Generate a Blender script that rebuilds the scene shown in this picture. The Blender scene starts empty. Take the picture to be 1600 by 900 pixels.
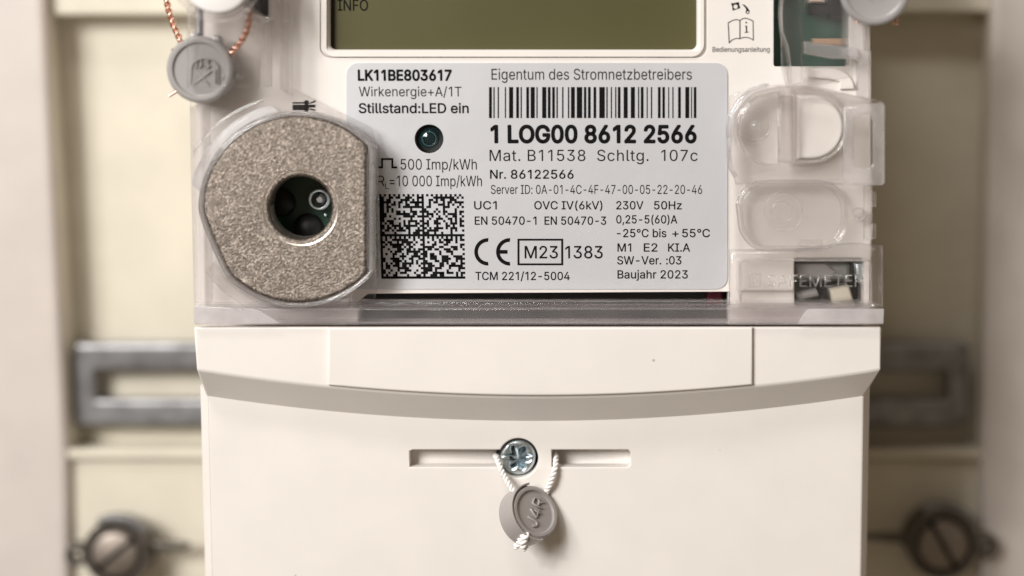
import bpy, bmesh, math, random
from mathutils import Vector, Matrix
random.seed(7)
R = math.radians
scene = bpy.context.scene
COL = scene.collection

# ------------------------------------------------------------------ camera
# millimetres are used while drawing, metres in the scene (MM)
MM = 0.001
FPX, THETA, DIST, CX, CY = 2667.0, R(8.2), 223.0, 960.0, 450.0
cam_data = bpy.data.cameras.new('camera')
cam = bpy.data.objects.new('camera', cam_data)
COL.objects.link(cam)
cam.location = (0, -DIST * math.cos(THETA) * MM, DIST * math.sin(THETA) * MM)
cam.rotation_euler = (R(90) - THETA, 0, 0)
cam_data.sensor_width = 36
cam_data.lens = FPX * 36 / 1600
cam_data.shift_x = -(CX - 800) / 1600
cam_data.clip_start = 0.005
cam_data.clip_end = 20
cam_data.dof.use_dof = True
cam_data.dof.focus_distance = 0.2225
cam_data.dof.aperture_fstop = 6.3
scene.camera = cam

# ------------------------------------------------------------------ world and lamps
world = bpy.data.worlds.new('World')
scene.world = world
world.use_nodes = True
bg = world.node_tree.nodes['Background']
bg.inputs[0].default_value = (1.0, 0.80, 0.58, 1)
bg.inputs[1].default_value = 0.18

def area(name, loc, target, size, power, color):
    l = bpy.data.lights.new(name, 'AREA')
    l.shape = 'RECTANGLE'
    l.size, l.size_y = size
    l.energy = power
    l.color = color
    o = bpy.data.objects.new(name, l)
    COL.objects.link(o)
    o.location = loc
    o.rotation_euler = (Vector(target) - Vector(loc)).to_track_quat('-Z', 'Y').to_euler()
    return o
area('key_lamp', (-0.38, -0.52, 0.25), (0, 0.01, 0), (0.28, 0.20), 4.3, (1.0, 0.98, 0.955))
area('room_lamp', (-0.20, -0.42, 0.80), (0, 0, 0), (0.30, 0.12), 2.3, (1.0, 0.97, 0.93))
area('spot_lamp', (-0.30, -0.48, 0.34), (0, 0, 0), (0.06, 0.03), 0.9, (1.0, 0.97, 0.93))

scene.render.engine = 'CYCLES'
scene.cycles.use_denoising = True
scene.cycles.max_bounces = 14
scene.cycles.transparent_max_bounces = 24
scene.cycles.transmission_bounces = 14
scene.cycles.sample_clamp_indirect = 25
vs = scene.view_settings
vs.view_transform = 'Standard'
vs.look = 'None'
vs.exposure = 0.12
vs.gamma = 1
vs.use_curve_mapping = False

# ------------------------------------------------------------------ helpers
def W(px, py, y=0.0):
    """point in millimetres on the upright plane at depth y that shows at photo pixel px, py"""
    c, s = math.cos(THETA), math.sin(THETA)
    u, v = px - CX, CY - py
    d = Vector((u, c * FPX + s * v, -s * FPX + c * v))
    o = Vector((0, -DIST * c, DIST * s))
    return o + d * ((y - o.y) / d.y)

def smooth(me, ang=35):
    me.polygons.foreach_set('use_smooth', [True] * len(me.polygons))
    me.set_sharp_from_angle(angle=R(ang))


def put(name, me, mat, parent=None):
    if mat is not None and not me.materials:
        me.materials.append(mat)
    o = bpy.data.objects.new(name, me)
    COL.objects.link(o)
    if parent is not None:
        o.parent = parent
        o.matrix_parent_inverse = ROOTINV.get(parent.name, Matrix.Identity(4))
    return o
ROOTINV = {}

def thing(name, label, cat, loc_mm, group=None):
    o = bpy.data.objects.new(name, None)
    COL.objects.link(o)
    o.location = Vector(loc_mm) * MM
    o.empty_display_size = 0.005
    o['label'] = label
    o['category'] = cat
    if group:
        o['group'] = group
    ROOTINV[o.name] = Matrix.Translation(-Vector(loc_mm) * MM)
    return o

def curve_mesh(polys, half, bev, res=2, offset=None):
    """polys (mm, 2D) -> filled mesh; local z is the thickness axis"""
    cu = bpy.data.curves.new('tmp', 'CURVE')
    cu.dimensions = '2D'
    cu.fill_mode = 'BOTH'
    for p in polys:
        sp = cu.splines.new('POLY')
        sp.points.add(len(p) - 1)
        for q, (x, y) in zip(sp.points, p):
            q.co = (x, y, 0, 1)
        sp.use_cyclic_u = True
    if half > 0:
        cu.extrude = max(half - bev, 1e-5)
        cu.bevel_depth = bev
        cu.bevel_resolution = res
        cu.offset = -bev
    if offset is not None:
        cu.offset = offset
    o = bpy.data.objects.new('tmp', cu)
    me = bpy.data.meshes.new_from_object(o)
    bpy.data.objects.remove(o)
    bpy.data.curves.remove(cu)
    return me

def plate(name, outline, holes, yf, yb, bev, mat, parent, ang=35, wy=None, res=2):
    """slab with holes: outline and holes in photo pixels seen on the plane wy (default the front), yf..yb in mm"""
    ref = yf if wy is None else wy
    polys = []
    for p in [outline] + list(holes):
        polys.append([(w.x, w.z) for w in (W(a, b, ref) for a, b in p)])
    me = curve_mesh(polys, (yb - yf) / 2, min(bev, (yb - yf) / 2 - 1e-3), res)
    mid = (yf + yb) / 2
    me.transform(Matrix(((MM, 0, 0, 0), (0, 0, -MM, mid * MM), (0, MM, 0, 0), (0, 0, 0, 1))))
    bm = bmesh.new(); bm.from_mesh(me)
    bmesh.ops.remove_doubles(bm, verts=bm.verts, dist=1e-6)
    bmesh.ops.recalc_face_normals(bm, faces=bm.faces)
    bm.to_mesh(me); bm.free()
    smooth(me, ang)
    o = put(name, me, mat, parent)
    wn = o.modifiers.new('weighted_normals', 'WEIGHTED_NORMAL'); wn.keep_sharp = True; wn.weight = 90
    return o

def arc(cx, cy, r, a0, a1, n=24, ry=None):
    ry = r if ry is None else ry
    return [(cx + r * math.cos(R(a0 + (a1 - a0) * i / n)), cy - ry * math.sin(R(a0 + (a1 - a0) * i / n))) for i in range(n + 1)]

def circ(cx, cy, r, n=40, ry=None):
    return arc(cx, cy, r, 0, 360, n, ry)[:-1]

def rrect(x0, y0, x1, y1, r, n=6):
    return (arc(x1 - r, y0 + r, r, 0, 90, n) + arc(x0 + r, y0 + r, r, 90, 180, n)
            + arc(x0 + r, y1 - r, r, 180, 270, n) + arc(x1 - r, y1 - r, r, 270, 360, n))

def mesh_from(verts, faces, ang=35):
    me = bpy.data.meshes.new('m')
    me.from_pydata([tuple(Vector(v) * MM) for v in verts], [], faces)
    bm = bmesh.new(); bm.from_mesh(me)
    bmesh.ops.remove_doubles(bm, verts=bm.verts, dist=1e-7)
    bmesh.ops.recalc_face_normals(bm, faces=bm.faces)
    bm.to_mesh(me); bm.free()
    smooth(me, ang)
    return me

def tube_geo(pts, rad, seg=8, verts=None, faces=None):
    verts = [] if verts is None else verts
    faces = [] if faces is None else faces
    n = len(pts); base = len(verts)
    ref = Vector((0.3, 1, 0.2)).normalized()
    t0 = (pts[1] - pts[0]).normalized()
    nrm = ref - t0 * ref.dot(t0); nrm.normalize()
    for i, p in enumerate(pts):
        t = (pts[min(i + 1, n - 1)] - pts[max(i - 1, 0)]).normalized()
        nrm = nrm - t * nrm.dot(t); nrm.normalize()
        b = t.cross(nrm)
        r = rad[i] if isinstance(rad, (list, tuple)) else rad
        for k in range(seg):
            a = 2 * math.pi * k / seg
            verts.append(p + (nrm * math.cos(a) + b * math.sin(a)) * r)
    for i in range(n - 1):
        for k in range(seg):
            k2 = (k + 1) % seg
            faces.append((base + i * seg + k, base + i * seg + k2, base + (i + 1) * seg + k2, base + (i + 1) * seg + k))
    faces.append(tuple(base + k for k in range(seg))[::-1])
    faces.append(tuple(base + (n - 1) * seg + k for k in range(seg)))
    return verts, faces

def spline(pts, n=12):
    """Catmull-Rom through points"""
    P = [pts[0] * 2 - pts[1]] + list(pts) + [pts[-1] * 2 - pts[-2]]
    out = []
    for i in range(1, len(P) - 2):
        for k in range(n):
            t = k / n
            a, b, c, d = P[i - 1], P[i], P[i + 1], P[i + 2]
            out.append(0.5 * ((b * 2) + (c - a) * t + (a * 2 - b * 5 + c * 4 - d) * t * t + (b * 3 - a - c * 3 + d) * t ** 3))
    out.append(P[-2])
    return out

def twisted(name, pix, strand, pitch, mat, parent, loose=0.0):
    """two strands wound round each other along a path given as (px, py, depth mm)"""
    path = spline([W(*p) for p in pix], 24)
    L = [0]
    for a, b in zip(path, path[1:]):
        L.append(L[-1] + (b - a).length)
    v, f = [], []
    for s in (0, math.pi):
        pts = []
        for p, l, i in zip(path, L, range(len(path))):
            t = (path[min(i + 1, len(path) - 1)] - path[max(i - 1, 0)]).normalized()
            n1 = Vector((0, 1, 0)) - t * t.y; n1.normalize()
            n2 = t.cross(n1)
            a = 2 * math.pi * l / pitch + s
            rr = strand * (1.0 + loose * math.sin(l * 2.1 + s))
            pts.append(p + n1 * math.cos(a) * rr + n2 * math.sin(a) * rr)
        tube_geo(pts, strand * 0.95, 8, v, f)
    return put(name, mesh_from(v, f, 60), mat, parent)

def tube(name, pts, rad, mat, parent, seg=10):
    v, f = tube_geo(pts, rad, seg)
    return put(name, mesh_from(v, f, 60), mat, parent)

def ring_tube(name, pts, y, r, mat, parent, closed=True):
    P = [W(a, b, y) for a, b in pts]
    if closed: P.append(P[0])
    return tube(name, P, r, mat, parent, 8)

def lathe(name, profile, centre, mat, parent, n=48, rot=None, ang=35, ring=False):
    """profile [(radius mm, depth mm)] turned round the viewing (y) axis at centre (mm)"""
    v, f = [], []
    for r, d in profile:
        for k in range(n):
            a = 2 * math.pi * k / n
            v.append(Vector((r * math.cos(a), d, r * math.sin(a))))
    m = len(profile)
    for i in range(m - 1):
        for k in range(n):
            k2 = (k + 1) % n
            f.append((i * n + k, i * n + k2, (i + 1) * n + k2, (i + 1) * n + k))
    if ring:                                         # closed ring section, open in the middle
        for k in range(n):
            k2 = (k + 1) % n
            f.append(((m - 1) * n + k, (m - 1) * n + k2, k2, k))
    else:
        f.append(tuple(range(n)))
        f.append(tuple((m - 1) * n + k for k in range(n)))
    M = rot.to_4x4() if rot is not None else Matrix.Identity(4)
    v = [M @ p + Vector(centre) for p in v]
    return put(name, mesh_from(v, f, ang), mat, parent)

# ------------------------------------------------------------------ materials
def nodes(name):
    m = bpy.data.materials.new(name)
    m.use_nodes = True
    nt = m.node_tree
    return m, nt, nt.nodes['Principled BSDF'], nt.nodes['Material Output']

def noise(nt, scale, detail=3, rough=0.5):
    tc = nt.nodes.new('ShaderNodeTexCoord')
    n = nt.nodes.new('ShaderNodeTexNoise')
    n.inputs['Scale'].default_value = scale
    n.inputs['Detail'].default_value = detail
    n.inputs['Roughness'].default_value = rough
    nt.links.new(tc.outputs['Object'], n.inputs['Vector'])
    return n, tc

def bump(nt, b, src, strength, dist):
    bn = nt.nodes.new('ShaderNodeBump')
    bn.inputs['Strength'].default_value = strength
    bn.inputs['Distance'].default_value = dist
    nt.links.new(src, bn.inputs['Height'])
    nt.links.new(bn.outputs[0], b.inputs['Normal'])
    return bn

def ramp(nt, src, stops):
    r = nt.nodes.new('ShaderNodeValToRGB')
    els = r.color_ramp.elements
    while len(els) < len(stops):
        els.new(0.5)
    for e, (p, c) in zip(els, stops):
        e.position = p
        e.color = (*c, 1)
    nt.links.new(src, r.inputs[0])
    return r

def plastic(name, col, rough=0.45, grain=5000, gs=0.2, specks=True, vary=0.022):
    m, nt, b, out = nodes(name)
    n, tc = noise(nt, 120, 3)
    lo = tuple(c * (1 - vary) for c in col); hi = tuple(min(1, c * (1 + vary)) for c in col)
    base = ramp(nt, n.outputs[0], [(0.3, lo), (0.7, hi)]).outputs[0]
    if specks:
        vo = nt.nodes.new('ShaderNodeTexVoronoi')
        vo.inputs['Scale'].default_value = 260
        nt.links.new(tc.outputs['Object'], vo.inputs['Vector'])
        n2 = nt.nodes.new('ShaderNodeTexNoise')
        n2.inputs['Scale'].default_value = 900
        nt.links.new(tc.outputs['Object'], n2.inputs['Vector'])
        add = nt.nodes.new('ShaderNodeMath'); add.operation = 'MULTIPLY_ADD'
        nt.links.new(n2.outputs[0], add.inputs[0]); add.inputs[1].default_value = 0.16
        nt.links.new(vo.outputs['Distance'], add.inputs[2])
        lt = ramp(nt, add.outputs[0], [(0.09, (1, 1, 1)), (0.105, (0, 0, 0))])
        mx = nt.nodes.new('ShaderNodeMix'); mx.data_type = 'RGBA'
        nt.links.new(lt.outputs[0], mx.inputs[0])
        nt.links.new(base, mx.inputs[6])
        mx.inputs[7].default_value = (col[0] * 0.6, col[1] * 0.55, col[2] * 0.5, 1)
        base = mx.outputs[2]
    nt.links.new(base, b.inputs['Base Color'])
    b.inputs['IOR'].default_value = 1.46
    n5, _ = noise(nt, 45, 5, 0.65)
    rr = nt.nodes.new('ShaderNodeMapRange')
    rr.inputs[1].default_value = 0.3; rr.inputs[2].default_value = 0.7
    rr.inputs[3].default_value = rough * 0.75; rr.inputs[4].default_value = rough * 1.3
    nt.links.new(n5.outputs[0], rr.inputs[0]); nt.links.new(rr.outputs[0], b.inputs['Roughness'])
    n3, _ = noise(nt, grain, 2)
    bump(nt, b, n3.outputs[0], gs, 0.00004)
    return m

def clear(name, milk, rough, tint=(0.985, 0.98, 0.98), grain=0.0, gscale=5000, ior=1.42, lens=0.4):
    """moulded clear plastic: refraction and straight see-through with Fresnel gloss, plus a share of milky scatter"""
    m, nt, b, out = nodes(name)
    b.inputs['Base Color'].default_value = (*tint, 1)
    b.inputs['Transmission Weight'].default_value = 1
    b.inputs['Roughness'].default_value = rough
    b.inputs['IOR'].default_value = ior
    tr = nt.nodes.new('ShaderNodeBsdfTransparent'); tr.inputs[0].default_value = (*tint, 1)
    df = nt.nodes.new('ShaderNodeBsdfDiffuse'); df.inputs[0].default_value = (0.88, 0.855, 0.855, 1)
    tl = nt.nodes.new('ShaderNodeBsdfTranslucent'); tl.inputs[0].default_value = (0.95, 0.93, 0.93, 1)
    mm = nt.nodes.new('ShaderNodeMixShader'); mm.inputs[0].default_value = 0.5
    nt.links.new(df.outputs[0], mm.inputs[1]); nt.links.new(tl.outputs[0], mm.inputs[2])
    m0 = nt.nodes.new('ShaderNodeMixShader'); m0.inputs[0].default_value = lens
    nt.links.new(tr.outputs[0], m0.inputs[1]); nt.links.new(b.outputs[0], m0.inputs[2])
    m1 = nt.nodes.new('ShaderNodeMixShader')
    nt.links.new(m0.outputs[0], m1.inputs[1]); nt.links.new(mm.outputs[0], m1.inputs[2])
    n, tc = noise(nt, 160, 3)
    mr = nt.nodes.new('ShaderNodeMapRange')
    mr.inputs[1].default_value = 0.3; mr.inputs[2].default_value = 0.7
    mr.inputs[3].default_value = milk * 0.6; mr.inputs[4].default_value = milk * 1.4
    nt.links.new(n.outputs[0], mr.inputs[0]); nt.links.new(mr.outputs[0], m1.inputs[0])
    fr = nt.nodes.new('ShaderNodeFresnel'); fr.inputs['IOR'].default_value = 1.55
    ge = nt.nodes.new('ShaderNodeNewGeometry')
    fm = nt.nodes.new('ShaderNodeMath'); fm.operation = 'SUBTRACT'; fm.use_clamp = True
    nt.links.new(fr.outputs[0], fm.inputs[0]); nt.links.new(ge.outputs['Backfacing'], fm.inputs[1])
    gl = nt.nodes.new('ShaderNodeBsdfGlossy'); gl.inputs['Roughness'].default_value = rough
    m2 = nt.nodes.new('ShaderNodeMixShader')
    nt.links.new(fm.outputs[0], m2.inputs[0])
    nt.links.new(m1.outputs[0], m2.inputs[1]); nt.links.new(gl.outputs[0], m2.inputs[2])
    nt.links.new(m2.outputs[0], out.inputs[0])
    n2 = nt.nodes.new('ShaderNodeTexNoise'); n2.inputs['Scale'].default_value = gscale
    n2.inputs['Detail'].default_value = 3
    nt.links.new(tc.outputs['Object'], n2.inputs['Vector'])
    n4 = nt.nodes.new('ShaderNodeTexNoise'); n4.inputs['Scale'].default_value = 220
    nt.links.new(tc.outputs['Object'], n4.inputs['Vector'])
    b1 = nt.nodes.new('ShaderNodeBump'); b1.inputs['Strength'].default_value = 0.10; b1.inputs['Distance'].default_value = 0.0004
    nt.links.new(n4.outputs[0], b1.inputs['Height'])
    b2 = nt.nodes.new('ShaderNodeBump'); b2.inputs['Strength'].default_value = grain; b2.inputs['Distance'].default_value = 0.00008
    nt.links.new(n2.outputs[0], b2.inputs['Height']); nt.links.new(b1.outputs[0], b2.inputs['Normal'])
    for sh_ in (b, df, gl, fr):
        nt.links.new(b2.outputs[0], sh_.inputs['Normal'])
    return m

def glass(name, rough=0.06, col=(0.97, 0.965, 0.975), ior=1.4, grain=0.1, gscale=3000):
    m, nt, b, out = nodes(name)
    b.inputs['Base Color'].default_value = (*col, 1)
    b.inputs['Transmission Weight'].default_value = 1
    b.inputs['Roughness'].default_value = rough
    b.inputs['IOR'].default_value = ior
    n, _ = noise(nt, gscale, 2)
    bump(nt, b, n.outputs[0], grain, 0.00006)
    return m

def metal(name, col, rough, scale=3000, strength=0.3, dist=0.00005, vary=0.2):
    m, nt, b, out = nodes(name)
    n, tc = noise(nt, scale, 4, 0.6)
    lo = tuple(c * (1 - vary) for c in col); hi = tuple(min(1, c * (1 + vary)) for c in col)
    c = ramp(nt, n.outputs[0], [(0.3, lo), (0.7, hi)])
    nt.links.new(c.outputs[0], b.inputs['Base Color'])
    b.inputs['Metallic'].default_value = 1
    b.inputs['Roughness'].default_value = rough
    bump(nt, b, n.outputs[0], strength, dist)
    return m

def flat(name, col, rough=0.6, spec=0.3):
    m, nt, b, out = nodes(name)
    n, _ = noise(nt, 2500, 2)
    c = ramp(nt, n.outputs[0], [(0.3, tuple(x * 0.9 for x in col)), (0.7, tuple(x * 1.1 for x in col))])
    nt.links.new(c.outputs[0], b.inputs['Base Color'])
    b.inputs['Roughness'].default_value = rough
    b.inputs['Specular IOR Level'].default_value = spec
    return m

CREAM = plastic('cream_plastic', (0.765, 0.722, 0.685), 0.40)
CREAM2 = plastic('ivory_panel_plastic', (0.63, 0.585, 0.485), 0.5, specks=False, vary=0.05)
RAIL = plastic('pale_rail_paint', (0.57, 0.515, 0.48), 0.4, specks=False, vary=0.04)
WHITE = plastic('white_plastic', (0.84, 0.82, 0.81), 0.35, specks=False)
CLEAR = clear('clear_plastic', 0.012, 0.02, grain=0.02, lens=0.22)
CLEARM = clear('misted_clear_plastic', 0.04, 0.045, grain=0.15, gscale=3500, lens=0.25)
FROST = clear('frosted_clear_plastic', 0.24, 0.10, (0.985, 0.975, 0.985), grain=0.5, gscale=2600, lens=0.35)
HAZY = clear('hazy_clear_plastic', 0.42, 0.16, (0.985, 0.975, 0.99), grain=0.3, gscale=2600, lens=0.3)
BAND = clear('smoky_clear_band', 0.10, 0.07, (0.97, 0.955, 0.97), grain=0.12, gscale=2600, lens=0.35)
GLASS = clear('clear_plastic_edge', 0.05, 0.015, grain=0.02, lens=0.85, ior=1.5)
HIGHLIGHT = clear('highlight_white_plastic', 0.72, 0.2, (0.99, 0.985, 0.99), lens=0.2)  # milky white that stands in for the highlight on the cup's left slope
LENS = glass('clear_lamp_lens', 0.02)
RING = clear('clear_plastic_relief', 0.10, 0.03, grain=0.05, lens=0.4)
EMBOSS = clear('embossed_clear_plastic', 0.08, 0.05, lens=0.6)
CUP = clear('cup_clear_plastic', 0.22, 0.05, grain=0.1, gscale=3000, lens=0.4)
INK = flat('black_print', (0.006, 0.0055, 0.006), 0.7, 0.08)
GREYINK = flat('lcd_segment', (0.008, 0.008, 0.005), 0.7, 0.1)
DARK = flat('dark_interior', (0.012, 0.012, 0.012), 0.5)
PCB = flat('green_circuit_board', (0.03, 0.09, 0.063), 0.4, 0.5)
PCBD = flat('dark_circuit_board', (0.006, 0.032, 0.02), 0.3, 0.5)
LEAD = plastic('grey_seal_plastic', (0.33, 0.315, 0.31), 0.22, specks=False, vary=0.06)
TAUPE = plastic('taupe_seal_plastic', (0.325, 0.30, 0.292), 0.2, specks=False, vary=0.05)
COPPER = metal('copper_wire', (0.78, 0.47, 0.36), 0.3, 4000, 0.2)
ZINC = metal('zinc_plated_steel', (0.66, 0.74, 0.78), 0.32, 5000, 0.25)
STEEL = metal('galvanised_steel', (0.29, 0.29, 0.30), 0.45, 300, 0.3, 0.0002, 0.3)
BRONZE = metal('dull_screw_metal', (0.33, 0.285, 0.25), 0.55, 900, 0.3, 0.0001)
THREAD = plastic('white_cord', (0.86, 0.84, 0.82), 0.55, specks=False)
POLISHED = metal('polished_rim_metal', (0.78, 0.72, 0.66), 0.35, 3000, 0.5, 0.0001)
LEDP = flat('dark_teal_lens', (0.006, 0.017, 0.02), 0.08, 0.7)
DULL = metal('dark_collar_metal', (0.15, 0.135, 0.12), 0.5, 900, 0.3, 0.0001)
BLACKP = flat('black_plastic', (0.01, 0.01, 0.011), 0.15, 0.6)

# label stock: silver satin film
LABEL, nt, b, _ = nodes('silver_label_film')
n_, _ = noise(nt, 90, 3)
c_ = ramp(nt, n_.outputs[0], [(0.3, (0.56, 0.565, 0.59)), (0.7, (0.60, 0.603, 0.63))])
nt.links.new(c_.outputs[0], b.inputs['Base Color'])
b.inputs['Roughness'].default_value = 0.42
b.inputs['Metallic'].default_value = 0.25
n_, _ = noise(nt, 160, 3)
bump(nt, b, n_.outputs[0], 0.25, 0.0002)

# liquid crystal display under glass
LCD, nt, b, _ = nodes('olive_display')
n_, _ = noise(nt, 35, 2)
c_ = ramp(nt, n_.outputs[0], [(0.3, (0.072, 0.068, 0.026)), (0.7, (0.088, 0.082, 0.034))])
nt.links.new(c_.outputs[0], b.inputs['Base Color'])
b.inputs['Roughness'].default_value = 0.3
b.inputs['Coat Weight'].default_value = 0.6
b.inputs['Coat Roughness'].default_value = 0.15

# sintered contact plate: bright metal with a coarse short-stroke grain
PLATE, nt, b, _ = nodes('grainy_sintered_metal')
tc = nt.nodes.new('ShaderNodeTexCoord')
mp = nt.nodes.new('ShaderNodeMapping')
mp.vector_type = 'TEXTURE'
mp.inputs['Rotation'].default_value = (0, R(-42), 0)
mp.inputs['Scale'].default_value = (1.0, 1.0, 0.42)
nt.links.new(tc.outputs['Object'], mp.inputs[0])
na = nt.nodes.new('ShaderNodeTexNoise'); na.inputs['Scale'].default_value = 3000; na.inputs['Detail'].default_value = 3
na.inputs['Roughness'].default_value = 0.62
nt.links.new(mp.outputs[0], na.inputs['Vector'])
nb = nt.nodes.new('ShaderNodeTexNoise'); nb.inputs['Scale'].default_value = 160; nb.inputs['Detail'].default_value = 2
nt.links.new(tc.outputs['Object'], nb.inputs['Vector'])
c_ = ramp(nt, na.outputs[0], [(0.33, (0.085, 0.07, 0.058)), (0.5, (0.185, 0.155, 0.131)), (0.70, (0.56, 0.49, 0.43))])
nt.links.new(c_.outputs[0], b.inputs['Base Color'])
b.inputs['Metallic'].default_value = 0.85
b.inputs['Roughness'].default_value = 0.32
mx_ = nt.nodes.new('ShaderNodeMapRange'); mx_.inputs[1].default_value = 0.3; mx_.inputs[2].default_value = 0.7
mx_.inputs[3].default_value = 0.24; mx_.inputs[4].default_value = 0.46
nt.links.new(nb.outputs[0], mx_.inputs[0]); nt.links.new(mx_.outputs[0], b.inputs['Roughness'])
bump(nt, b, na.outputs[0], 0.9, 0.00016)

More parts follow.
